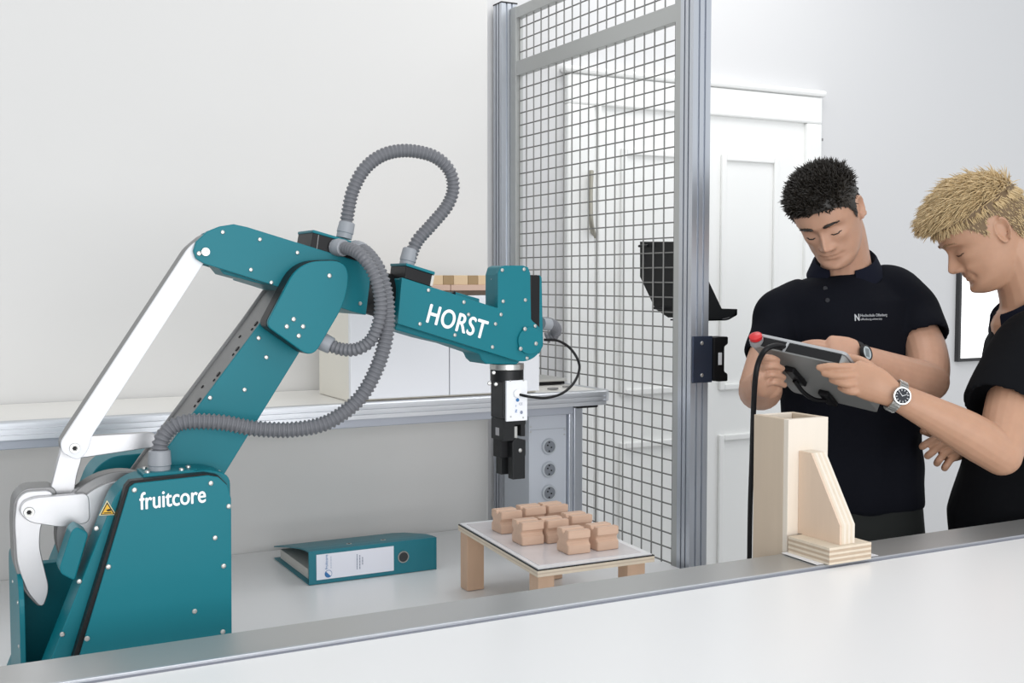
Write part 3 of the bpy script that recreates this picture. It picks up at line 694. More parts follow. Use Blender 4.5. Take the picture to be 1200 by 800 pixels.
# cables & hoses ---------------------------------------------------
MB().tube(catmull([P(608, 462, 1.918), P(620, 464.5, 1.90), P(640, 466, 1.91), P(660, 460, 1.93), P(674, 446, 1.95), P(679, 428, 1.97), P(670, 410, 1.98), P(655, 399.5, 1.98), P(638, 398, 1.975)], 10), 0.0027, 10).build('gripper_cable', BLACKP, rb, smooth=60)
hose('wrist_hose', [P(634, 378, 1.955), P(644, 379, 1.965), P(651, 384, 1.985), P(650, 391, 2.00), P(640, 396, 2.01)], 0.0115, rb)
MB().tube([P(634, 379, 1.952), P(643, 380, 1.96)], 0.0125, 20).build('hose_fitting', FIT, rb, smooth=40)
hose('lower_hose', [P(187, 548, 1.86), P(187, 530, 1.86), P(190, 514, 1.86), P(201, 501, 1.86), P(220, 494, 1.855), P(260, 495, 1.845), P(300, 502, 1.835), P(345, 503, 1.825), P(385, 494, 1.82), P(420, 468, 1.815), P(442, 430, 1.81), P(453, 390, 1.81), P(453, 350, 1.81), P(444, 318, 1.82), P(431, 299, 1.845), P(419, 291, 1.885)], 0.0132, rb)
hose('elbow_hose', [P(372, 397, 1.868), P(384, 403, 1.86), P(400, 409, 1.845), P(418, 409, 1.828), P(434, 399, 1.815), P(443, 380, 1.806), P(446, 355, 1.802), P(440, 325, 1.802), P(428, 304, 1.815), P(414, 293, 1.845), P(399, 290, 1.885)], 0.0112, rb)
hose('top_hose', [P(404.5, 272, 1.93), P(408, 248, 1.93), P(414, 222, 1.93), P(428, 197, 1.93), P(450, 181, 1.93), P(478, 176.5, 1.93), P(508, 183, 1.93), P(526, 199, 1.93), P(531, 220, 1.93), P(524, 241, 1.93), P(505, 264, 1.93), P(488, 284, 1.93), P(478, 310, 1.93)], 0.0122, rb)
def fitting(p0, p1, r):
    p0, p1 = np.array(p0), np.array(p1); d = p1-p0
    MB().tube([p0, p0+d*0.3, p0+d*0.34, p0+d*0.95, p1], [r*1.0, r*1.0, r*1.08, r*1.0, r*0.85], 12).build('hose_fitting', FIT, rb, smooth=35)
fitting(P(187, 553, 1.86), P(187, 527, 1.86), 0.0172)
fitting(P(403, 279, 1.93), P(407, 260, 1.93), 0.0142)
fitting(P(476, 313, 1.93), P(481, 291, 1.93), 0.0138)
fitting(P(371, 396.5, 1.87), P(389, 405.5, 1.857), 0.0145)
fitting(P(393, 289.5, 1.895), P(403, 290.5, 1.873), 0.0145)
fitting(P(416, 291, 1.895), P(425, 294.5, 1.862), 0.0148)

# ================================================================== BINDER
bz = ZT+0.001
B0 = at(361, 685, Z=bz); B1 = at(508, 668, Z=bz)
bl = 0.5*(B0[1]+B1[1]); bxl, bxr = B0[0], B0[0]+0.318; bh = 0.078; bd = 0.285
bi = thing('ring_binder', 'teal lever arch binder lying flat on the table with a white spine label', 'binder', ((bxl+bxr)/2, bl+bd/2, bz))
BT = mat('binder_teal', (0.008, 0.17, 0.22), 0.45, bump=0.08, bscale=400)
sp_ = box('spine', (bxl, bl, bz), (bxr, bl+0.003, bz+bh), BT, bi, 0.001)
box('bottom_cover', (bxl, bl+0.003, bz), (bxr, bl+bd, bz+0.003), BT, bi, 0.001)
cpr = [(0.002, bh), (0.02, bh), (0.06, bh-0.004), (0.12, bh-0.014), (0.20, bh-0.028), (bd, bh-0.046)]
MB().prism([(bxl, bl+a, bz+b) for a, b in cpr] + [(bxl, bl+a, bz+b-0.003) for a, b in reversed(cpr)], (bxr-bxl, 0, 0)).build('top_cover', BT, bi)
cv = [o for o in bi.children if o.name.startswith('top_cover')][0]
for fx in (0.35, 0.62):
    c = np.array([bxl+0.318*fx, bl+0.04, bz+bh-0.0025]); MB().tube([c, c+np.array([0, 0, 0.0015])], [0.007, 0.006], 14).build('rivet_eyelet', STEEL, cv)
    MB().tube([c+np.array([0, 0, 0.0012]), c+np.array([0, 0, 0.0018])], 0.0035, 10).build('eyelet_hole', BLACKP, cv)
box('paper_stack', (bxl+0.012, bl+0.045, bz+0.0035), (bxr-0.012, bl+0.27, bz+0.026), PAPERG, bi)
lb = box('spine_label', (bxl+0.018, bl-0.0012, bz+0.010), (bxl+0.208, bl-0.0002, bz+0.069), PAPER, bi)
ly = bl-0.0016
c0 = np.array([bxl+0.046, ly, bz+0.022])
MB().tube([c0, c0-np.array([0, 0.0004, 0])], 0.0088, 28).build('logo_ring', BPRINT, bi)
MB().tube([c0-np.array([0, 0.0005, 0]), c0-np.array([0, 0.0008, 0])], 0.0078, 28).build('logo_disc', PAPER, bi)
MB().prism([c0-np.array([0, 0.0010, 0]) + 0.0080*np.array([math.cos(a), 0, math.sin(a)]) for a in np.linspace(math.radians(135), math.radians(315), 16)], (0, 0.0002, 0)).build('logo_half', BPRINT, bi)
text('lettering', 'fruitcore', (bxl+0.045, ly, bz+0.033), (0, 0, 1), (-1, 0, 0), 0.034, BPRINT, bi, height=0.0072)
def print_line(x, z0, ln, w, m):
    # a line of print too small to read: a row of word-long strokes
    b = MB(); z = z0; r = np.random.default_rng(int(x*1e5))
    while z < z0+ln-0.002:
        d = min(r.uniform(0.003, 0.007), z0+ln-z); b.box((x-w, ly-0.0003, z), (x, ly, z+d)); z += d+0.0012
    b.build('print_line', m, bi)
print_line(bxl+0.0535, bz+0.034, 0.028, 0.0018, mat('pale_print', (0.5, 0.55, 0.66), 0.6))
for k, ln in enumerate((0.036, 0.036, 0.020)):
    print_line(bxl+0.117+0.0068*k, bz+0.024+(0.010 if k == 2 else 0), ln, 0.0020, DPRINT)
rc = np.array([bxl+0.2325, bl-0.0005, bz+0.040])
MB().tube([rc, rc-np.array([0, 0.002, 0]), rc-np.array([0, 0.002, 0]), rc-np.array([0, 0.0004, 0])], [0.0145, 0.0138, 0.0118, 0.0116], 32).build('finger_ring', STEEL, bi, smooth=40)
MB().tube([rc, rc-np.array([0, 0.0006, 0])], 0.0118, 24).build('ring_hole', mat('hole_dark', (0.03, 0.033, 0.035), 0.6), bi)
box('corner_guard', (bxr-0.002, bl-0.001, bz), (bxr+0.001, bl+0.012, bz+bh), BT, bi)

# ================================================================== WOODEN STAND + BLOCKS
ZP = 0.945
cF = at(630, 668, Z=ZP); cL = at(537, 614, Z=ZP); cR = at(767, 650, Z=ZP)
ws = thing('wooden_stand', 'small plywood stand with beech legs and a white plate on top', 'table', ((cF[0]+cR[0])/2, (cF[1]+cL[1])/2, ZT+0.001))
vx = cR-cF; vy = cL-cF
def sp2(a, b, z): q = cF + vx*a + vy*b; return np.array([q[0], q[1], z])
def quad(a0, a1, b0, b1, z): return [sp2(a0, b0, z), sp2(a1, b0, z), sp2(a1, b1, z), sp2(a0, b1, z)]
tp = MB().prism(quad(0, 1, 0, 1, ZP-0.014), (0, 0, 0.005)).build('plywood_layer', PLYE, ws)
MB().prism(quad(0, 1, 0, 1, ZP-0.009), (0, 0, 0.0025)).build('plywood_layer', PLYT, ws)
MB().prism(quad(0, 1, 0, 1, ZP-0.0065), (0, 0, 0.0045)).build('plywood_layer', PLYE, ws)
MB().prism(quad(0.0, 1.0, 0.0, 1.0, ZP-0.002), (0, 0, 0.002)).build('black_sheet', BLACKP, ws)
MB().prism(quad(0.01, 0.985, 0.008, 0.995, ZP), (0, 0, 0.002)).build('white_plate', mat('plate_white', (0.80, 0.80, 0.81), 0.25), ws)
MB().prism(quad(0.05, 0.93, 0.05, 0.955, ZP+0.002), (0, 0, 0.001)).build('printed_sheet', mat('glossy_print', (0.66, 0.63, 0.64), 0.12, vary=0.10, vscale=22), ws)
for a, b_ in ((0.02, 0.02), (0.78, 0.02), (0.02, 0.90), (0.78, 0.90)):
    q = sp2(a, b_, ZT+0.001); w = 0.042
    if b_ < 0.5 and a < 0.5: w = 0.036
    MB().box((q[0], q[1], ZT+0.001), (q[0]+w, q[1]+0.036, ZP-0.0145)).build('leg', BEECHL, ws, 0.001)

def block_mesh():
    s = 0.051; hgt = 0.0475; g = 0.0075; r = []
    # section in X-Z: square with rounded notch on both sides and on top
    def notch(p, d, nrm):
        out = []
        for t in np.linspace(-1, 1, 5): out.append((p[0]+d[0]*g*t + nrm[0]*g*0.9*math.cos(t*math.pi/2), p[1]+d[1]*g*t + nrm[1]*g*0.9*math.cos(t*math.pi/2)))
        return out
    a = s/2
    pts = [(-a, 0), (a, 0)] + notch((a, hgt*0.52), (0, 1), (-1, 0)) + [(a, hgt)] + notch((-a*0.15, hgt), (-1, 0), (0, -1)) + [(-a, hgt)] + notch((-a, hgt*0.52), (0, -1), (1, 0))
    b = MB().prism([(0, 0, 0)]*0 + [(0, p[0], p[1]) for p in pts], (s, 0, 0))
    me = bpy.data.meshes.new('wooden_block'); me.from_pydata([(x-s/2, y, z) for x, y, z in b.v], [], b.f); me.materials.append(BEECH)
    bm = bmesh.new(); bm.from_mesh(me); bmesh.ops.recalc_face_normals(bm, faces=bm.faces); bmesh.ops.bevel(bm, geom=[e for e in bm.edges if e.calc_face_angle(0) > 1.2], offset=0.0012, segments=2, affect='EDGES'); bm.to_mesh(me); bm.free()
    return me
bmsh = block_mesh(); zbk = ZP+0.0035
labels = ['leftmost grooved beech block on the white plate', 'beech block behind the leftmost one at the back of the plate', 'farthest beech block on the plate, nearest the socket column',
          'second beech block of the front left row on the plate', 'middle beech block of the group on the plate', 'rearmost right beech block beside the wire mesh',
          'frontmost beech block closest to the metal rail', 'rightmost beech block at the front right of the plate']
for (u, v), lbl in zip([(599, 624), (627, 619), (653, 616), (624, 637.5), (653, 635), (681, 629), (678, 648), (711, 643.5)], labels):
    q = at(u, v, Z=zbk)
    o = bpy.data.objects.new('wooden_block', bmsh); COL.objects.link(o); o.location = Vector((q[0], q[1]+0.020, zbk)); o.rotation_euler = (0, 0, math.radians(random.uniform(-3, 3)))
    props(o, lbl, 'block', 'grooved beech blocks on the stand')

# ================================================================== WOODEN CHUTE
cx0, cx1, cyy0, cyy1, cz0, cz1 = 1.412, 1.508, 1.600, 1.697, 0.9, 1.2445
cu = thing('wooden_chute', 'upright square plywood chute with a slanted gusset and foot block', 'chute', (1.455, 1.6, ZS))
t = 0.0135
box('side_panel', (cx0, cyy0+t, cz0), (cx0+t, cyy1, cz1), PLYT, cu, 0.0008)
box('side_panel', (cx1-t, cyy0+t, cz0), (cx1, cyy1, cz1), PLYT, cu, 0.0008)
box('front_panel', (cx0, cyy0, cz0), (cx1, cyy0+t-0.0004, cz1), PLYW, cu, 0.0008)
box('back_panel', (cx0+t+0.0004, cyy1-t, cz0), (cx1-t-0.0004, cyy1-0.0004, cz1), PLYW, cu, 0.0008)
fx0, fx1 = 1.404, 1.503; fy0, fy1 = 1.482, 1.588
lay = 7
for k in range(lay):
    z0 = ZS+0.0025+0.030*k/lay; z1 = ZS+0.0025+0.030*(k+1)/lay - (0.0002 if k < lay-1 else 0)
    box('foot_layer', (fx0, fy0, z0), (fx1, fy1, z1), PLYE if k % 2 == 0 else PLYD, cu, 0)
zf = ZS+0.0327
gx0_ = 1.437; gl_ = 7; gw = 0.0355
zt0 = at(941, 528, Y=1.598)[2]
prof = [(fy1+0.0115, zf), (1.492, zf), (1.492, zf+0.034), (1.567, zt0), (fy1+0.0115, zt0)]
for k in range(gl_):
    x0 = gx0_+gw*k/gl_
    MB().prism([(x0, a, b) for a, b in prof], (gw/gl_-0.0002, 0, 0)).build('gusset_layer', PLY if k == 0 else (PLYW if k % 2 == 0 else PLYE), cu)
tp_ = MB().prism([(1.388, 1.4955, ZS+0.002), (1.535, 1.4955, ZS+0.002), (1.53, 1.592, ZS+0.002), (1.392, 1.592, ZS+0.002)], (0, 0, 0.0004)).build('adhesive_sheet', mat('tape_white', (0.86, 0.86, 0.88), 0.35), None)
props(tp_, 'white adhesive sheet on the rail under the wooden chute foot', 'tape')

# ================================================================== TEACH PENDANT
A = at(880, 404.5, d=2.42); Bp = at(986, 428, d=2.31); D = at(926, 451, d=2.56)
e1 = Bp-A; e2 = D-A
e2 = e2 - e1*np.dot(e1, e2)/np.dot(e1, e1)*0.35
e2 = e2*1.24
nn = np.cross(e1, e2); nn /= np.linalg.norm(nn)
if nn[2] < 0: nn = -nn
TH = 0.026
pd = thing('teach_pendant', 'grey robot control tablet held between the two men, seen from its back', 'tablet', A + e1*0.5 + e2*0.5)
def tp3(a, b, h): return A + e1*a + e2*b + nn*h
def tquad(a0, a1, b0, b1, h): return [tp3(a0, b0, h), tp3(a1, b0, h), tp3(a1, b1, h), tp3(a0, b1, h)]
pb = MB().prism([tp3(a, b, 0) for a, b in rounded([(0, 0), (1, 0), (1, 1), (0, 1)], 0.05)], nn*TH*0.9).build('pendant_back', TABG, pd, 0.002)
MB().prism([tp3(a, b, TH*0.9) for a, b in rounded([(-0.012, -0.012), (1.012, -0.012), (1.012, 1.012), (-0.012, 1.012)], 0.05)], nn*TH*0.25).build('pendant_frame', TABL, pd, 0.001)
MB().prism(tquad(0.06, 0.94, 0.06, 0.94, TH*1.15), nn*0.0006).build('screen', mat('screen_dark', (0.02, 0.025, 0.03), 0.1), pd)
e2u = e2/np.linalg.norm(e2)
MB().prism([tp3(a, 0, h) - e2u*0.0005 for a, h in ((0.10, TH*0.12), (0.97, TH*0.12), (0.97, TH*0.85), (0.10, TH*0.85))], -e2u*0.0015).build('connector_strip', BLACKP, pd)
MB().prism([tp3(a, 0, h) - e2u*0.0022 for a, h in ((0.36, 0.0), (0.385, 0.0), (0.405, TH*0.9), (0.38, TH*0.9))], -e2u*0.002).build('strip_divider', TABL, pd)
rc_ = tp3(0.045, 0.0, TH*0.45); bn_ = nn*0.45 - e2u*0.9; bn_ /= np.linalg.norm(bn_)
MB().tube([rc_-bn_*0.006, rc_+bn_*0.006], 0.0148, 24).build('button_collar', TABL, pd, smooth=40)
MB().tube([rc_+bn_*0.006, rc_+bn_*0.008, rc_+bn_*0.015, rc_+bn_*0.018], [0.009, 0.0138, 0.0138, 0.009], 24).build('emergency_stop_button', REDP, pd, smooth=50)
MB().prism([tp3(a, b, 0) for a, b in ((0.24, 0.30), (0.36, 0.30), (0.36, 0.62), (0.24, 0.62))], -nn*0.012).build('strap_clip', BLACKP, pd, 0.003)
MB().prism([tp3(a, b, 0) for a, b in ((0.44, 0.72), (0.56, 0.72), (0.56, 0.98), (0.44, 0.98))], -nn*0.012).build('strap_clip', BLACKP, pd, 0.003)
sa, sb = tp3(0.28, 0.5, -0.013), tp3(0.48, 0.85, -0.013)
MB().tube(catmull([sa, 0.6*sa+0.4*sb - nn*0.010 - e1*0.02, 0.25*sa+0.75*sb - nn*0.010 - e1*0.02, sb], 8), 0.005, 10).build('hand_strap', BLACKP, pd, smooth=60)
c0 = tp3(0.36, 0, TH*0.5)
cab = [c0, at(908, 405, d=2.36), at(897, 410, d=2.35), at(889, 424, d=2.36), at(885, 445, d=2.37), at(883, 480, d=2.42), at(881, 540, d=2.55), at(879, 600, d=2.64), at(878, 680, d=2.70), at(877, 800, d=2.72), at(877, 1045, d=2.74)]
MB().tube(catmull(cab, 10), 0.0058, 12).build('pendant_cable', BLACKP, pd, smooth=60)

# ================================================================== PEOPLE
def interp(x, xs, ys):
    return np.interp(x, xs, ys)

def smooth_interp(x, xs, ys):
    """monotone-ish cubic through the control points"""
    xs = np.array(xs, float); ys = np.array(ys, float)
    m = np.gradient(ys, xs); x = np.clip(x, xs[0], xs[-1]); i = np.clip(np.searchsorted(xs, x)-1, 0, len(xs)-2)
    hh = xs[i+1]-xs[i]; t = (x-xs[i])/hh
    return (2*t**3-3*t**2+1)*ys[i] + (t**3-2*t**2+t)*hh*m[i] + (-2*t**3+3*t**2)*ys[i+1] + (t**3-t**2)*hh*m[i+1]

HZ = [-.128, -.118, -.106, -.092, -.075, -.058, -.040, -.020, .000, .020, .045, .070, .090, .105, .114, .118]
HF_ = [.020, .062, .082, .087, .083, .086, .085, .087, .087, .095, .096, .088, .072, .046, .022, .0]
HB_ = [-.020, -.030, -.038, -.045, -.055, -.067, -.080, -.092, -.100, -.104, -.102, -.091, -.072, -.048, -.022, -.004]
HW_ = [.010, .030, .040, .050, .0575, .0625, .066, .070, .0735, .0755, .0755, .069, .057, .040, .020, .004]

def head_surface(jaw=1.0, nose=1.0, smile=0.0, NZ=110, NT=144):
    zs = np.linspace(HZ[0], HZ[-1], NZ); zs = np.sort(np.r_[zs, np.linspace(.108, .1178, 10)])
    T = np.linspace(0, 2*math.pi, NT, endpoint=False); V = []
    for z in zs:
        yf = smooth_interp(z, HZ, HF_); yb = smooth_interp(z, HZ, HB_); w = smooth_interp(z, HZ, HW_)
        if z < -.03: w *= 1 + (jaw-1)*min(1, (-.03-z)/.04)
        c = (yf+yb)/2; hl = (yf-yb)/2
        for t in T:
            s, co_ = math.sin(t), math.cos(t)       # t = 0 is the front
            e = 0.86 if co_ > 0 else 0.95
            x = w*math.copysign(abs(s)**e, s); y = c + hl*math.copysign(abs(co_)**(0.92 if co_ > 0 else 0.95), co_)
            V.append((x, y, z))
    V = np.array(V); x, y, z = V.T.copy()
    fr = np.clip((y-0.02)/0.04, 0, 1)
    g = lambda cx, cz, sx, sz: np.exp(-((x-cx)/sx)**2 - ((z-cz)/sz)**2)
    d = np.zeros(len(V)); ax = np.abs(x)
    ga = lambda cx, cz, sx, sz: np.exp(-((ax-cx)/sx)**2 - ((z-cz)/sz)**2)
    # nose: ridge that grows to the tip and ends abruptly
    hgt = np.interp(z, [-.056, -.049, -.044, -.037, -.030, -.015, .004, .016], [0, .003, .019, .0255, .024, .0150, .0060, 0])
    wid = np.interp(z, [-.05, -.036, -.015, .01], [.0105, .0100, .0072, .0075])
    d += nose*hgt*np.exp(-(x/wid)**2)
    d += nose*.0105*ga(.0135, -.0410, .0062, .0070)
    d -= .0105*ga(.031, .002, .0165, .0120)                       # sockets
    d += .0078*ga(.0315, -.0030, .0125, .0085)                    # lids over the eyeballs
    d -= .0025*ga(.031, .0085, .013, .0030)                       # lid crease
    d += .0042*ga(.027, .0205, .019, .0065) + .002*g(0, .020, .012, .008)   # brow ridge
    d += .0055*ga(.047, -.020, .016, .013)                        # cheek bones
    d -= .0035*ga(.045, -.056, .012, .014)                        # hollow under them
    d += .0050*g(0, -.0610, .0190, .0040) + .0052*g(0, -.0715, .0165, .0050)   # lips
    d -= .0042*g(0, -.0660, .0230, .0016)                         # mouth line
    d -= .0030*ga(.0265, -.0655, .0045, .0050)                    # corners
    d -= .0030*g(0, -.0520, .0040, .0060)                         # philtrum
    d -= .0045*g(0, -.0815, .0170, .0050)
    d += .0055*g(0, -.0980, .0155, .0100)                         # chin
    d += smile*(.0060*ga(.036, -.045, .013, .012) - .004*ga(.030, -.062, .005, .010))
    y2 = y + d*fr
    V[:, 1] = y2
    n = len(zs); fs = []
    for k in range(n-1):
        for i in range(NT):
            j = (i+1) % NT; fs.append((k*NT+i, k*NT+j, (k+1)*NT+j, (k+1)*NT+i))
    fs.append(tuple(range(NT-1, -1, -1))); fs.append(tuple((n-1)*NT+i for i in range(NT)))
    return V, fs, NT

def ear_geo(side):
    """ear as a dished, rimmed leaf; local head coordinates"""
    NU, NV_ = 28, 9; vs = []; fs = []
    for layer in (0, 1):
        for j in range(NV_):
            r = j/(NV_-1)
            for i in range(NU):
                a = 2*math.pi*i/NU
                ey = 0.0165*r*math.cos(a)*(1.0 + 0.15*math.sin(a)); ez = 0.031*r*math.sin(a) if math.sin(a) > 0 else 0.029*r*math.sin(a)
                ey -= 0.004*math.sin(a)*r
                lift = 0.010*r*(1 if ey < 0 else 0.25) + (0.0045*math.exp(-((r-0.9)/0.12)**2) - 0.006*math.exp(-((r-0.35)/0.25)**2) + 0.0025*math.exp(-((r-0.62)/0.10)**2))*(1 if layer == 0 else 0.0)
                if layer == 1: lift -= 0.0055*(1-0.5*r)
                vs.append((side*(0.0715 + lift), -0.014 + ey, -0.004 + ez))
    M = NU*NV_
    for layer in (0, 1):
        for j in range(NV_-1):
            for i in range(NU):
                k = (i+1) % NU; q = (layer*M+j*NU+i, layer*M+j*NU+k, layer*M+(j+1)*NU+k, layer*M+(j+1)*NU+i)
                fs.append(q if layer == 0 else q[::-1])
        fs.append(tuple(layer*M+i for i in range(NU)) if layer else tuple(layer*M+i for i in range(NU-1, -1, -1)))
    for i in range(NU):
        k = (i+1) % NU; fs.append(((NV_-1)*NU+i, (NV_-1)*NU+k, M+(NV_-1)*NU+k, M+(NV_-1)*NU+i))
    return vs, fs

def limb(b, pts, rad, wide=None, n=20, roundends=True):
    """tapered limb: rad = list of r or (a, b) with a along 'wide'"""
    Pp = [np.array(p, float) for p in pts]; R = [(r, r) if not hasattr(r, '__len__') else tuple(r) for r in rad]
    # densify
    k = max(2, 6)
    C = catmull(Pp, k); RR = catmull([np.array([r[0], r[1], 0]) for r in R], k)
    C = [np.array(c) for c in C]; L = len(C)
    T = [C[min(i+1, L-1)]-C[max(i-1, 0)] for i in range(L)]; T = [t/np.linalg.norm(t) for t in T]
    a = np.array(wide, float) if wide is not None else np.cross(T[0], np.array([0.31, 0.2, 0.93]))
    rings = []
    def ring(c, t, a, ra, rb): 
        bb = np.cross(t, a); return [c + a*ra*math.cos(q) + bb*rb*math.sin(q) for q in np.linspace(0, 2*math.pi, n, endpoint=False)]
    for i in range(L):
        a = a - T[i]*np.dot(a, T[i]); a /= np.linalg.norm(a); ra, rb_ = RR[i][0], RR[i][1]
        if i == 0 and roundends:
            for s in (0.15, 0.45, 0.75, 0.93): rings.append(ring(C[0]-T[0]*min(ra, rb_)*math.sqrt(1-s*s), T[0], a, ra*s, rb_*s))
        rings.append(ring(C[i], T[i], a, ra, rb_))
        if i == L-1 and roundends:
            for s in (0.93, 0.75, 0.45, 0.15): rings.append(ring(C[-1]+T[-1]*min(ra, rb_)*math.sqrt(1-s*s), T[-1], a, ra*s, rb_*s))
    b.loft(rings); return b

def remesh(b, voxel, smooth=2, fac=0.5):
    me = bpy.data.meshes.new('tmp'); me.from_pydata(b.v, [], b.f); me.update()
    bm = bmesh.new(); bm.from_mesh(me); bmesh.ops.recalc_face_normals(bm, faces=bm.faces); bm.to_mesh(me); bm.free()
    o = bpy.data.objects.new('tmp', me); COL.objects.link(o)
    md = o.modifiers.new('r', 'REMESH'); md.mode = 'VOXEL'; md.voxel_size = voxel; md.use_smooth_shade = True
    if smooth:
        ms = o.modifiers.new('s', 'SMOOTH'); ms.factor = fac; ms.iterations = smooth
    dg = bpy.context.evaluated_depsgraph_get(); r = bpy.data.meshes.new_from_object(o.evaluated_get(dg))
    bpy.data.objects.remove(o); bpy.data.meshes.remove(me); return r

def mesh_obj(name, me, m, parent, smooth=True):
    off = root_loc(parent); me.transform(Matrix.Translation(-off)); me.name = name
    me.materials.clear(); me.materials.append(m)
    if smooth: me.polygons.foreach_set('use_smooth', [True]*len(me.polygons))
    o = bpy.data.objects.new(name, me); COL.objects.link(o); o.parent = parent; return o

HL_Y = [-.12, -.07, -.050, -.034, -.020, .006, .014, .022, .034, .048, .062, .078, .09, .12]
def hairline(y, style):
    if style == 1: hz = [-.060, -.060, -.050, -.010, .030, .032, -.012, -.012, .014, .034, .046, .054, .058, .060]
    else:          hz = [-.062, -.062, -.050, -.010, .032, .034, .004, .004, .022, .036, .044, .052, .057, .060]
    return np.interp(y, HL_Y, hz)

def hair(name, V, NT, M, org, m, m_short, parent, style, count, rng):
    """cap following the scalp plus combed tapered locks"""
    P0 = V; x, y, z = P0.T
    inside = z > hairline(y, style)
    n = len(P0)//NT
    Nn = P0 - np.array([0, -.01, 0.0]); Nn = Nn/np.linalg.norm(Nn, axis=1)[:, None]
    topw = np.clip((z-.045)/.03, 0, 1)
    off = (0.003 + (0.006 if style == 1 else 0.010)*topw)
    Q = P0 + Nn*off[:, None]
    wld = lambda p: org + p @ M.T
    fs = []
    for k in range(n-1):
        for i in range(NT):
            j = (i+1) % NT; q = (k*NT+i, k*NT+j, (k+1)*NT+j, (k+1)*NT+i)
            if sum(inside[list(q)]) >= 3: fs.append(q)
    fs.append(tuple((n-1)*NT+i for i in range(NT)))
    used = sorted({i for f in fs for i in f}); mp = {a: k for k, a in enumerate(used)}
    Qw = wld(Q)
    b = MB(); b.add([Qw[i] for i in used], [tuple(mp[i] for i in f) for f in fs])
    cap = b.build('hair', m_short, parent, smooth=180)
    # locks
    cand = np.where(inside)[0]; wts = np.linalg.norm(np.c_[x, y][cand], axis=1)*0.6 + 0.02; wts *= 0.4 + topw[cand]
    pick = rng.choice(cand, count, p=wts/wts.sum())
    L = MB()
    for i in pick:
        tw = topw[i]; p = P0[i] + rng.normal(0, .0015, 3); nr = Nn[i]
        if style == 1:
            ln = 0.006 + tw*rng.uniform(.012, .024); comb = np.array([rng.normal(0.15, .55), rng.normal(0.35, .5), rng.normal(.35, .35)*tw - .9*(1-tw)])
            d0 = nr*(0.22+0.30*tw) + comb*0.7
        else:
            ln = 0.008 + tw*rng.uniform(.022, .044); comb = np.array([rng.normal(0.0, .25), 0.80 + rng.normal(0, .22), -.12 + rng.normal(0, .2)])
            if tw < .5: comb = np.array([0, rng.normal(-.1, .2), -1.0])
            d0 = nr*(0.25+0.30*tw) + comb*0.75
        d0 /= np.linalg.norm(d0); start = p + nr*off[i]*0.55
        cur = start; dd = d0.copy(); pts = [start]
        seg = 4
        for s in range(seg):
            cur = cur + dd*ln/seg
            if style == 2: dd = dd + np.array([0, .05, -.14])*(tw) + nr*(-.05)
            else: dd = dd + rng.normal(0, .10, 3)
            dd /= np.linalg.norm(dd); pts.append(cur)
        w = rng.uniform(.0010, .0020) if style == 1 else rng.uniform(.0009, .0018)
        if tw < .3: w *= 0.6
        W_ = [wld(np.array(q)) for q in pts]
        L.tube(W_, [w*0.8, w, w*0.9, w*0.6, w*0.12], 4)
    lk_ = L.build('hair_locks', m, cap, smooth=180)
    lk_['kind'] = 'stuff'
    return cap

def face_point(V, x, z):
    f = V[V[:, 1] > 0.03]; i = np.argmin((f[:, 0]-x)**2 + (f[:, 2]-z)**2); return f[i]

def person(name, label, org, M, limbs, shirt_b, parent_loc, skin, m_skin, V, fs, NT):
    """limbs: MB with neck, torso, arms and hands already in world space"""
    wld = lambda p: org + np.array(p) @ M.T
    b = MB(); b.add(limbs.v, limbs.f)
    b.add([wld(p) for p in V], fs)
    for s in (-1, 1):
        ev, ef = ear_geo(s); b.add([wld(p) for p in ev], ef)
    me = remesh(b, 0.0026, 2, 0.45)
    n = len(me.vertices); co = np.empty(n*3); me.vertices.foreach_get('co', co); co = co.reshape(-1, 3)
    loc = (co-org) @ M / np.dot(M[:, 0], M[:, 0])                                      # head-local coordinates
    x, y, z = loc.T; col = np.tile(np.array(skin), (n, 1))
    near = (np.linalg.norm(loc, axis=1) < .17) & (z > -.13)
    def blend(mask, c): 
        nonlocal col
        mk = (np.clip(mask, 0, 1)*near)[:, None]; col = col*(1-mk) + np.array(c)*mk
    front = np.clip((y-.045)/.02, 0, 1)
    gg = lambda cx, cz, sx, sz: np.exp(-((np.abs(x)-cx)/sx)**2 - ((z-cz)/sz)**2)
    return me, loc, col, blend, front, gg

def finish_person(me, col, name, m, label, loc):
    ca = me.color_attributes.new('Col', 'FLOAT_COLOR', 'POINT')
    ca.data.foreach_set('color', np.c_[col, np.ones(len(col))].astype(np.float32).ravel())
    me.transform(Matrix.Translation(-Vector(loc))); me.materials.clear(); me.materials.append(m); me.name = name
    me.polygons.foreach_set('use_smooth', [True]*len(me.polygons))
    o = bpy.data.objects.new(name, me); COL.objects.link(o); o.location = Vector(loc); props(o, label, 'person'); return o

def finger(b, pts, r0, r1): limb(b, pts, list(np.linspace(r0, r1, len(pts))), n=12)

def head_frame(yaw, pitch, roll, base):
    """base: horizontal facing direction; yaw > 0 turns to image left; returns columns (right-of-face x, forward y, up z)"""
    f0 = np.array(base, float); f0 /= np.linalg.norm(f0)
    cy, sy = math.cos(yaw), math.sin(yaw); l0 = np.cross(f0, ZZ)
    fh = f0*cy - np.array(l0)*(-sy) if False else np.array([f0[0]*cy - f0[1]*sy, f0[0]*sy + f0[1]*cy, 0])
    f = fh*math.cos(pitch) - ZZ*math.sin(pitch); xr = np.cross(fh, ZZ); up = np.cross(xr, f)
    cr, sr = math.cos(roll), math.sin(roll)
    x2 = xr*cr + up*sr; u2 = -xr*sr + up*cr
    return np.stack([x2, f, u2], 1)

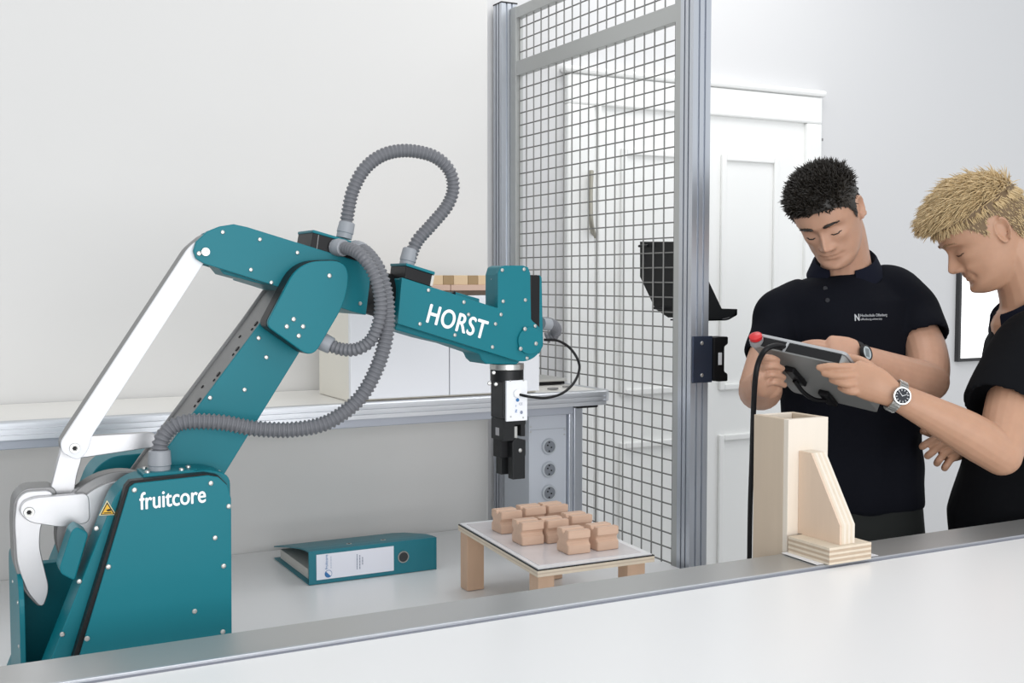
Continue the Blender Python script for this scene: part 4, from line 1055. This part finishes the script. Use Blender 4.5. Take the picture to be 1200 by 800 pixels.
def collar(name, c, axis, fwd, r, parent, m, gap=0.45, hgt=0.030, flare=0.026, lean=0.0):
    axis = np.array(axis)/np.linalg.norm(axis); f = np.array(fwd) - axis*np.dot(fwd, axis); f /= np.linalg.norm(f); s = np.cross(axis, f)
    prof = [(r*0.97, 0.0), (r*0.99, hgt*0.8), (r*1.03, hgt), (r*1.10, hgt*0.85), (r+flare, -0.006), (r+flare-0.004, -0.012), (r*1.04, hgt*0.4), (r*1.0, -0.006)]
    rings = []
    for a in np.linspace(gap, 2*math.pi-gap, 48):
        pk = 0.020*math.exp(-((min(a-gap, 2*math.pi-gap-a))/0.22)**2)      # collar points
        rings.append([c + (f*math.cos(a) + s*math.sin(a))*(rr) + axis*(hh - (pk if k in (4, 5) else 0) - 0.010*math.cos(a)) for k, (rr, hh) in enumerate(prof)])
    return MB().loft(rings).build(name, m, parent, smooth=50)

def ell_rings(b, spec, n=36, cap=True):
    """spec: (centre, axis_a vector*a, axis_b vector*b)"""
    b.loft([[c + va*math.cos(q) + vb*math.sin(q) for q in np.linspace(0, 2*math.pi, n, endpoint=False)] for c, va, vb in spec], cap)

def sleeve(b, pts, rad):
    """sleeve with an open hem: the last ring folds back inside"""
    Pp = [np.array(p, float) for p in pts]; d = Pp[-1]-Pp[-2]; d /= np.linalg.norm(d)
    C = catmull(Pp, 6); R = [r[0] for r in catmull([np.array([r, 0, 0]) for r in rad], 6)]
    C = list(C) + [C[-1]+d*0.001, C[-1]-d*0.001, C[-1]-d*0.03]; R = list(R) + [R[-1]-0.003, R[-1]-0.007, R[-1]-0.009]
    b.tube(C, R, 28)

def legs(name, hipc, lat, fwd, parent, m, a=0.165, bdep=0.115, zw=None):
    """trousers from the waist to the shoes"""
    b = MB(); lat = np.array(lat); fwd = np.array(fwd); zw = zw or hipc[2]
    def ctr(z, o=0): return np.array([hipc[0], hipc[1], z]) + lat*o
    ell_rings(b, [(ctr(zw), lat*a*0.97, fwd*bdep), (ctr(zw-0.08), lat*a*1.02, fwd*bdep*1.04), (ctr(zw-0.16), lat*a*1.05, fwd*bdep*1.06), (ctr(zw-0.22), lat*a*0.98, fwd*bdep)])
    for s in (-1, 1):
        limb(b, [ctr(zw-0.12, s*0.085), ctr(zw-0.24, s*0.088), ctr(0.52, s*0.095), ctr(0.30, s*0.098), ctr(0.07, s*0.10)], [0.085, 0.085, 0.066, 0.062, 0.060])
    me = remesh(b, 0.009, 3); o = mesh_obj('trousers', me, m, parent)
    for s in (-1, 1):
        sb = MB(); c = ctr(0.0, s*0.10)
        rr = []
        for t, w, hh in ((-0.09, 0.02, 0.05), (-0.08, 0.036, 0.085), (-0.02, 0.042, 0.09), (0.06, 0.046, 0.065), (0.13, 0.046, 0.045), (0.17, 0.034, 0.034), (0.185, 0.012, 0.02)):
            rr.append([c + fwd*t + lat*w*math.cos(q) + ZZ*(0.002 + hh*(0.5+0.5*math.sin(q))) for q in np.linspace(0, 2*math.pi, 16, endpoint=False)])
        sb.loft(rr).build('shoe', SHOE, parent, smooth=60)
    return o

T_ = -HF                                   # toward the camera, horizontal
J = lambda u, v, d: at(u, v, d=d)
rng = np.random.default_rng(11)

# ---------------------------------------------------------------- person with dark hair
M1 = head_frame(math.radians(-28), math.radians(33), math.radians(-13), T_)*0.94
eye = J(963, 274.5, 2.585)
org1 = eye - M1 @ np.array([0, .088, .0])
V1, F1, NT = head_surface(jaw=1.03, nose=1.08)
b = MB()
lat1 = RT; fw1 = T_
nb1 = J(992, 330, 2.735)
limb(b, [org1 + M1 @ np.array([0, -.025, -.035]), org1 + M1 @ np.array([0, -.030, -.075]), nb1 + ZZ*0.02, nb1 - ZZ*0.03], [(.056, .060), (.056, .058), (.062, .060), (.085, .070)], wide=RT)
tc = [J(985, 352, 2.745), J(988, 400, 2.75), J(996, 470, 2.76), J(1003, 560, 2.76), J(1004, 610, 2.76)]
ell_rings(b, [(tc[0]+ZZ*0.005, lat1*0.09, fw1*0.055), (tc[0]-ZZ*0.02, lat1*0.13, fw1*0.075), (tc[1], lat1*0.14, fw1*0.09), (tc[2], lat1*0.14, fw1*0.09), (tc[3], lat1*0.15, fw1*0.10), (tc[4], lat1*0.15, fw1*0.10)])
# image-left arm
ElL, WrL = J(888, 458, 2.60), J(900, 452, 2.455)
limb(b, [J(922, 372, 2.73), J(903, 410, 2.69), ElL + np.array([0, 0, .01]), ], [.040, .046, .043])
limb(b, [ElL, 0.5*(ElL+WrL)+np.array([0, 0, -.004]), WrL], [.044, .043, .031])
KnL = J(893, 435, 2.40)
limb(b, [WrL, 0.5*(WrL+KnL)-UP*0.003, KnL], [(.030, .028), (.040, .024), (.036, .016)], wide=UP*0.8+RT*0.5)
for p in ([(890, 424, 2.395), (897, 419, 2.372), (905, 419.5, 2.372), (911, 422, 2.385)], [(892, 432, 2.39), (901, 428.5, 2.375), (910, 429, 2.382), (916.5, 431.5, 2.398)],
          [(894, 441, 2.395), (903, 438, 2.385), (911, 439, 2.395), (918, 442, 2.412)], [(898, 449, 2.405), (906, 447, 2.398), (913, 448.5, 2.41), (919, 451, 2.428)]):
    finger(b, [J(*q) for q in p], .0080, .0066)
finger(b, [J(899, 448, 2.46), J(909, 438, 2.485), J(917, 428, 2.50), J(925, 420, 2.505)], .012, .0085)
# image-right arm
ElR, WrR = J(1089, 447, 2.60), J(1012, 421, 2.452)
limb(b, [J(1050, 358, 2.745), J(1078, 395, 2.70), J(1088, 425, 2.64), ElR], [.040, .048, .047, .043])
limb(b, [ElR, J(1062, 440, 2.545), WrR], [(.045, .045), (.043, .041), (.030, .025)], wide=UP)
KnR = J(972, 412, 2.425)
limb(b, [WrR, J(993, 416, 2.435), KnR], [(.029, .023), (.038, .021), (.036, .015)], wide=UP*0.9+RT*0.2)
for p in ([(975, 405, 2.43), (961, 401.5, 2.43), (948, 402, 2.435), (938, 404.5, 2.44)], [(972, 409, 2.42), (957, 405.5, 2.425), (945, 406, 2.435), (934, 408, 2.445)],
          [(972, 415, 2.418), (957, 412, 2.43), (946, 412, 2.445), (937, 413, 2.455)], [(976, 421, 2.42), (964, 419, 2.435), (955, 419, 2.45), (948, 419.5, 2.46)]):
    finger(b, [J(*q) for q in p], .0080, .0066)
finger(b, [J(998, 425, 2.42), J(985, 430, 2.375), J(974, 432, 2.350), J(966, 433, 2.345)], .012, .0085)
SK1 = (0.52, 0.30, 0.205)
p1loc = np.array([*J(1003, 560, 2.76)[:2], 0.0])
me, loc, col, blend, front, gg = person('person', '', org1, M1, b, None, None, SK1, None, V1, F1, NT)
x, y, z = loc.T
blend(front*np.exp(-(x/.021)**4)*np.exp(-((z+.067)/.0085)**4)*0.9, (0.40, 0.14, 0.12))           # lips
blend(front*np.exp(-(x/.022)**4)*np.exp(-((z+.0665)/.0014)**2)*0.9, (0.13, 0.05, 0.045))            # lip seam
beard = np.clip((-.040-z)/.02, 0, 1)*np.clip((y-.0)/.03, 0, 1)*(1-np.exp(-(x/.022)**4)*np.exp(-((z+.067)/.010)**4))
blend(beard*0.52, (0.25, 0.165, 0.125))
blend(front*np.exp(-((np.abs(x)-.031)/.017)**4)*np.exp(-((z-.002)/.008)**4)*0.35, (0.36, 0.20, 0.15))
blend(np.exp(-((np.abs(x)-.080)/.012)**2)*np.exp(-((y+.014)/.02)**4)*np.exp(-((z+.004)/.04)**4)*0.45, (0.62, 0.27, 0.20))
SKM1 = skin_mat('skin_warm'); SKM2 = skin_mat('skin_fair')
per1 = finish_person(me, col, 'person', SKM1, 'man with short dark hair in a black polo looking down at the tablet', p1loc)
hair('hair', V1, NT, M1, org1, HAIRD, HAIRD, per1, 1, 4200, rng)

def face_bits(V, M, org, parent, m_brow, m_lash, sides=(-1, 1), thick=1.0):
    wld = lambda p: org + M @ np.array(p)
    for s in sides:
        bb = MB(); ps = []
        for t in np.linspace(0, 1, 9):
            q = face_point(V, s*(.0125+.036*t), .0205 + .0055*math.sin(t*2.4) - .005*t); ps.append(wld(q + np.array([0, .0012, 0])))
        bb.tube(ps, [.0018*thick, .0030*thick, .0034*thick, .0034*thick, .0032*thick, .0028*thick, .0022*thick, .0016*thick, .0008], 8)
        for k in range(70):
            t = rng.uniform(0, 1); q = face_point(V, s*(.0125+.036*t), .0205 + .0055*math.sin(t*2.4) - .005*t + rng.normal(0, .0022*thick)) + np.array([0, .001, 0])
            e = q + np.array([s*rng.uniform(.003, .006), .0012, rng.uniform(.0, .003)])
            bb.tube([wld(q), wld(0.5*(q+e)+np.array([0, .0005, 0])), wld(e)], [.0005, .0005, .0001], 3)
        bb.build('eyebrow', m_brow, parent, smooth=180)
        lb_ = MB(); ps = []
        for t in np.linspace(0, 1, 11):
            q = face_point(V, s*(.0185+.027*t), -.0075 - .0035*math.sin(t*math.pi)); ps.append(wld(q + np.array([0, .0006, 0])))
        lb_.tube(ps, [.0006, .0010, .0013, .0015, .0016, .0016, .0016, .0015, .0014, .0012, .0006], 6)
        lb_.build('eyelashes', m_lash, parent, smooth=180)
face_bits(V1, M1, org1, per1, HAIRD, HAIRD)

# shirt
sb = MB()
sc_ = [J(986, 336, 2.745), J(985, 352, 2.745), J(987, 385, 2.75), J(993, 440, 2.755), J(1001, 520, 2.76), J(1003, 572, 2.76), J(1003, 592, 2.76)]
ell_rings(sb, [(J(990, 322, 2.742), lat1*0.078, fw1*0.068), (sc_[0], lat1*0.125, fw1*0.088), (sc_[1], lat1*0.165, fw1*0.108), (sc_[2], lat1*0.172, fw1*0.122), (sc_[3], lat1*0.172, fw1*0.124), (sc_[4], lat1*0.163, fw1*0.122), (sc_[5], lat1*0.163, fw1*0.122), (sc_[6], lat1*0.160, fw1*0.120)])
sleeve(sb, [J(945, 352, 2.745), J(917, 364, 2.735), J(907, 390, 2.715), J(901, 418, 2.685)], [.056, .058, .059, .058])
sleeve(sb, [J(1026, 340, 2.75), J(1054, 345, 2.745), J(1072, 370, 2.73), J(1083, 398, 2.69)], [.060, .063, .062, .060])
me = remesh(sb, 0.006, 4)
shirt1 = mesh_obj('polo_shirt', me, SHIRT, per1)
# soft folds pressed into the cloth
def folds(o, amp, seed, freq):
    n = len(o.data.vertices); co = np.empty(n*3); o.data.vertices.foreach_get('co', co); co = co.reshape(-1, 3)
    no = np.empty(n*3); o.data.vertices.foreach_get('normal', no); no = no.reshape(-1, 3); r = np.random.default_rng(seed); d = np.zeros(n)
    for k in range(7):
        a = r.normal(0, 1, 3); a[2] *= 0.8; a /= np.linalg.norm(a); d += np.sin(co @ a*freq*r.uniform(0.6, 1.7) + r.uniform(0, 6) + 1.5*np.sin(co[:, 2]*r.uniform(6, 14)))
    co += no*(amp*d/3.0)[:, None]; o.data.vertices.foreach_set('co', co.ravel()); o.data.update()
folds(shirt1, 0.0035, 3, 38)
collar('collar', J(990, 318, 2.742), ZZ*0.90 + T_*0.30 - RT*0.10, T_*0.9 - RT*0.35, 0.068, shirt1, COLLARM, gap=0.42, hgt=0.034, flare=0.022)
legs('trousers', J(1003, 588, 2.76), lat1, fw1, per1, TROUS, a=0.162, bdep=0.116, zw=J(1003, 585, 2.76)[2])

def stuck_text(s, u, v, d, width, height, m, shirt, bold=0.0, tilt=0.0):
    """lettering pressed onto the cloth"""
    p0 = J(u, v, d); ux = RT*math.cos(tilt) + ZZ*math.sin(tilt)
    o = text('shirt_print', s, p0, ux, ZZ, width, m, shirt, height=height, bold=bold)
    bv = BVHTree.FromPolygons([vv.co[:] for vv in shirt.data.vertices], [pp.vertices[:] for pp in shirt.data.polygons])
    for vv in o.data.vertices:
        hit = bv.ray_cast(vv.co + Vector(T_)*0.3, -Vector(T_))
        if hit[0] is not None: vv.co = hit[0] + Vector(T_)*0.0015
    return o
PR = mat('shirt_print_grey', (0.50, 0.52, 0.54), 0.7)
stuck_text('N', 1003.3, 376.0, 2.62, 0.0105, 0.0150, PR, shirt1, 0.03, 0.06)
stuck_text('Hochschule Offenburg', 1010.2, 371.2, 2.62, 0.066, 0.0062, PR, shirt1, 0.02, 0.02)
stuck_text('offenburg.university', 1010.2, 375.2, 2.62, 0.052, 0.0046, PR, shirt1, 0.0, 0.02)
for v in (338, 352):
    c = J(976, v, 2.60); bv = BVHTree.FromPolygons([vv.co[:] for vv in shirt1.data.vertices], [pp.vertices[:] for pp in shirt1.data.polygons])
    hit = bv.ray_cast(Vector(c) - root_loc(shirt1) + Vector(T_)*0.2, -Vector(T_))
    if hit[0] is not None:
        q = np.array(hit[0] + root_loc(shirt1)); MB().tube([q - T_*0.001, q + T_*0.0025], 0.0052, 14).build('button', mat('dark_button', (0.012, 0.013, 0.018), 0.5, spec=0.2), shirt1)

def watch(c, axis, face, r, band_m, case_m, dial_m, parent, rc, links=True):
    """strap ring round 'axis' with a round case on the 'face' side"""
    axis = axis/np.linalg.norm(axis); face = face - axis*np.dot(face, axis); face /= np.linalg.norm(face); s = np.cross(axis, face)
    w = MB(); ra, rb_ = r
    rings = []
    for q in np.linspace(0, 2*math.pi, 40):
        o = face*math.cos(q)*rb_ + s*math.sin(q)*ra; nn_ = o/np.linalg.norm(o)
        k = 1.0
        rings.append([c + o + axis*a + nn_*h_ for a, h_ in ((-.009*k, 0), (-.009*k, .003), (.009*k, .003), (.009*k, 0))])
    w.loft(rings)
    wt = w.build('wristwatch', band_m, parent, smooth=40)
    if links:
        for q in np.linspace(0.75, 2*math.pi-0.75, 22):
            o = face*math.cos(q)*rb_ + s*math.sin(q)*ra; nn_ = o/np.linalg.norm(o); tq = np.cross(axis, nn_)
            p = c + o + nn_*0.003
            MB().prism([p + axis*a + tq*t for a, t in ((-.0085, -.0022), (.0085, -.0022), (.0085, .0022), (-.0085, .0022))], nn_*0.0014).build('watch_link', band_m, wt)
    f0 = c + face*(rb_+0.001)
    MB().tube([f0, f0+face*0.006, f0+face*0.0085, f0+face*0.0085, f0+face*0.007], [rc*0.95, rc, rc*0.93, rc*0.80, rc*0.78], 32).build('watch_case', case_m, wt, smooth=40)
    MB().tube([f0+face*0.006, f0+face*0.0074], rc*0.79, 28).build('watch_dial', dial_m, wt)
    return f0+face*0.0075, face, s, axis, wt
ax = J(1012, 421, 2.452)-J(1062, 440, 2.545)
f, fc_, s_, a_, wt = watch(J(1001, 417.5, 2.440), ax, UP*0.35 + T_*0.85 + RT*0.35, (.034, .0245), BLACKP, BLACKM, LCD, per1, 0.0185, False)
box_ = MB().prism([f + s_*a*0.009 + a_*q*0.006 for a, q in ((-1, -1), (1, -1), (1, 1), (-1, 1))], fc_*0.0006).build('watch_screen', mat('lcd_dark', (0.16, 0.19, 0.2), 0.3), wt)

# ---------------------------------------------------------------- person with blond hair
M2 = head_frame(math.radians(0), math.radians(31), math.radians(0), -RT*0.985 - T_*0.10)
eye2 = J(1121.5, 296, 2.56)
org2 = eye2 - M2 @ np.array([0, .085, .0]) - T_*0.03
V2, F2, NT = head_surface(jaw=1.0, nose=1.15, smile=1.0)
b = MB()
nb2 = J(1207, 362, 2.60)
limb(b, [org2 + M2 @ np.array([0, -.030, -.025]), org2 + M2 @ np.array([0, -.035, -.075]), nb2 + ZZ*0.02, nb2 - ZZ*0.04], [(.055, .060), (.058, .062), (.064, .066), (.075, .085)], wide=T_)
lat2 = T_; fw2 = -RT
t2 = [J(1224, 400, 2.62), J(1222, 450, 2.62), J(1207, 520, 2.62), J(1186, 600, 2.63), J(1182, 660, 2.64)]
ell_rings(b, [(t2[0]+ZZ*0.005, lat2*0.09, fw2*0.06), (t2[0]-ZZ*0.02, lat2*0.13, fw2*0.085), (t2[1], lat2*0.135, fw2*0.09), (t2[2], lat2*0.15, fw2*0.11), (t2[3], lat2*0.145, fw2*0.11), (t2[4], lat2*0.145, fw2*0.11)])
El2, Wr2 = J(1173, 533, 2.33), J(1046, 462, 2.315)
limb(b, [J(1210, 425, 2.47), J(1190, 460, 2.40), J(1178, 505, 2.36), El2], [.056, .053, .049, .042])
limb(b, [El2, J(1140, 511, 2.325), J(1090, 484, 2.315), Wr2], [(.042, .042), (.046, .044), (.036, .033), (.027, .024)], wide=UP)
Kn2 = J(1001, 441, 2.325)
limb(b, [Wr2, J(1024, 450, 2.318), Kn2], [(.027, .022), (.037, .021), (.036, .014)], wide=UP*0.85 + RT*0.45)
for p in ([(1003, 430, 2.325), (987, 429, 2.318), (971, 429, 2.322), (960, 430.5, 2.33)], [(1002, 439, 2.318), (988, 440, 2.312), (976, 439.5, 2.318), (966, 437.5, 2.328)],
          [(1004, 448.5, 2.318), (993, 450, 2.312), (983, 448, 2.318), (975, 445, 2.33)], [(1009, 457, 2.32), (1000, 459, 2.315), (991, 457, 2.322), (985, 454, 2.335)]):
    finger(b, [J(*q) for q in p], .0084, .0070)
finger(b, [J(1026, 436, 2.335), J(1012, 425, 2.355), J(998, 420, 2.372), J(985, 418, 2.382)], .0125, .0085)
# far hand
ElF, WrF = J(1225, 540, 2.80), J(1135, 520, 2.70)
limb(b, [J(1226, 412, 2.77), J(1240, 470, 2.80), ElF], [.054, .050, .042])
limb(b, [ElF, J(1180, 530, 2.75), WrF], [.042, .042, .029])
limb(b, [WrF, J(1122, 522, 2.68), J(1108, 522, 2.665)], [(.028, .022), (.038, .022), (.036, .016)], wide=UP*0.9 + RT*0.4)
for p in ([(1106, 511, 2.665), (1096, 514, 2.645), (1086, 519.5, 2.635), (1081, 523, 2.64)], [(1111, 519, 2.66), (1101, 522.5, 2.638), (1092, 530, 2.628), (1087, 534, 2.635)],
          [(1116, 527, 2.66), (1108, 530, 2.64), (1101, 538, 2.63), (1098, 542.5, 2.638)], [(1120, 535, 2.665), (1114, 538, 2.648), (1109, 545, 2.64), (1107, 548, 2.645)]):
    finger(b, [J(*q) for q in p], .0094, .0086)
finger(b, [J(1118, 516, 2.695), J(1104, 509, 2.695), J(1092, 508, 2.69), J(1082, 505, 2.685)], .0125, .0088)
SK2 = (0.50, 0.285, 0.185)
p2loc = np.array([*J(1190, 600, 2.63)[:2], 0.0])
me, loc, col, blend, front, gg = person('person', '', org2, M2, b, None, None, SK2, None, V2, F2, NT)
x, y, z = loc.T
blend(front*np.exp(-(x/.023)**4)*np.exp(-((z+.067)/.0085)**4)*0.6, (0.46, 0.18, 0.15))
blend(front*np.exp(-(x/.025)**4)*np.exp(-((z+.0662)/.0014)**2)*0.9, (0.14, 0.05, 0.045))
blend(gg(.046, -.022, .020, .016)*0.35*np.clip(y/.04, 0, 1), (0.56, 0.27, 0.20))
blend(np.exp(-((np.abs(x)-.080)/.012)**2)*np.exp(-((y+.014)/.02)**4)*np.exp(-((z+.004)/.04)**4)*0.5, (0.62, 0.27, 0.20))
per2 = finish_person(me, col, 'person', SKM2, 'blond man in black polo in profile pointing at the tablet', p2loc)
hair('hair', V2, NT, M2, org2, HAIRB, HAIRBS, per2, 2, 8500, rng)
face_bits(V2, M2, org2, per2, BROWB, mat('brown_lash', (0.10, 0.055, 0.03), 0.6), thick=0.45)
sb = MB()
ell_rings(sb, [(J(1211, 366, 2.605), lat2*0.075, fw2*0.080), (J(1218, 384, 2.61), lat2*0.135, fw2*0.100), (J(1222, 402, 2.615), lat2*0.172, fw2*0.115), (J(1220, 440, 2.62), lat2*0.172, fw2*0.124), (J(1212, 490, 2.62), lat2*0.165, fw2*0.130), (J(1198, 550, 2.625), lat2*0.158, fw2*0.132), (J(1184, 600, 2.63), lat2*0.156, fw2*0.132), (J(1183, 640, 2.635), lat2*0.156, fw2*0.130), (J(1183, 665, 2.635), lat2*0.154, fw2*0.128)])
sleeve(sb, [J(1216, 398, 2.53), J(1203, 412, 2.465), J(1187, 445, 2.425), J(1173, 480, 2.385)], [.070, .078, .077, .077])
sleeve(sb, [J(1222, 398, 2.70), J(1228, 415, 2.77), J(1236, 450, 2.795), J(1238, 480, 2.80)], [.068, .074, .072, .070])
me = remesh(sb, 0.006, 4)
shirt2 = mesh_obj('polo_shirt', me, SHIRTB, per2); folds(shirt2, 0.0035, 5, 34)
collar('collar', J(1203, 362, 2.60), ZZ*0.85 - RT*0.42, -RT*0.8 - ZZ*0.3, 0.070, shirt2, COLLARM, gap=0.35, hgt=0.030, flare=0.028)
legs('trousers', J(1184, 655, 2.635), T_, -RT, per2, TROUS, a=0.156, bdep=0.124, zw=J(1184, 655, 2.635)[2])
ax2 = Wr2 - J(1090, 484, 2.315)
f, fc_, s_, a_, wt = watch(J(1050, 464, 2.316), ax2, T_*0.92 + UP*0.12, (.0295, .0265), STEEL, STEEL, GLASSD, per2, 0.0190)
for k in range(12):
    q = k*math.pi/6; d = a_*math.cos(q) + s_*math.sin(q); e = np.cross(fc_, d)
    MB().prism([f + d*0.0100 + e*0.0004, f + d*0.0100 - e*0.0004, f + d*0.0135 - e*0.0005, f + d*0.0135 + e*0.0005], fc_*0.0003).build('hour_mark', WHITEPRINT, wt)
for q, ln in ((0.5, 0.009), (2.4, 0.012)):
    d = a_*math.cos(q) + s_*math.sin(q); e = np.cross(fc_, d)
    MB().prism([f - d*0.001 + e*0.0005, f - d*0.001 - e*0.0005, f + d*ln - e*0.0003, f + d*ln + e*0.0003], fc_*0.0004).build('watch_hand', WHITEPRINT, wt)
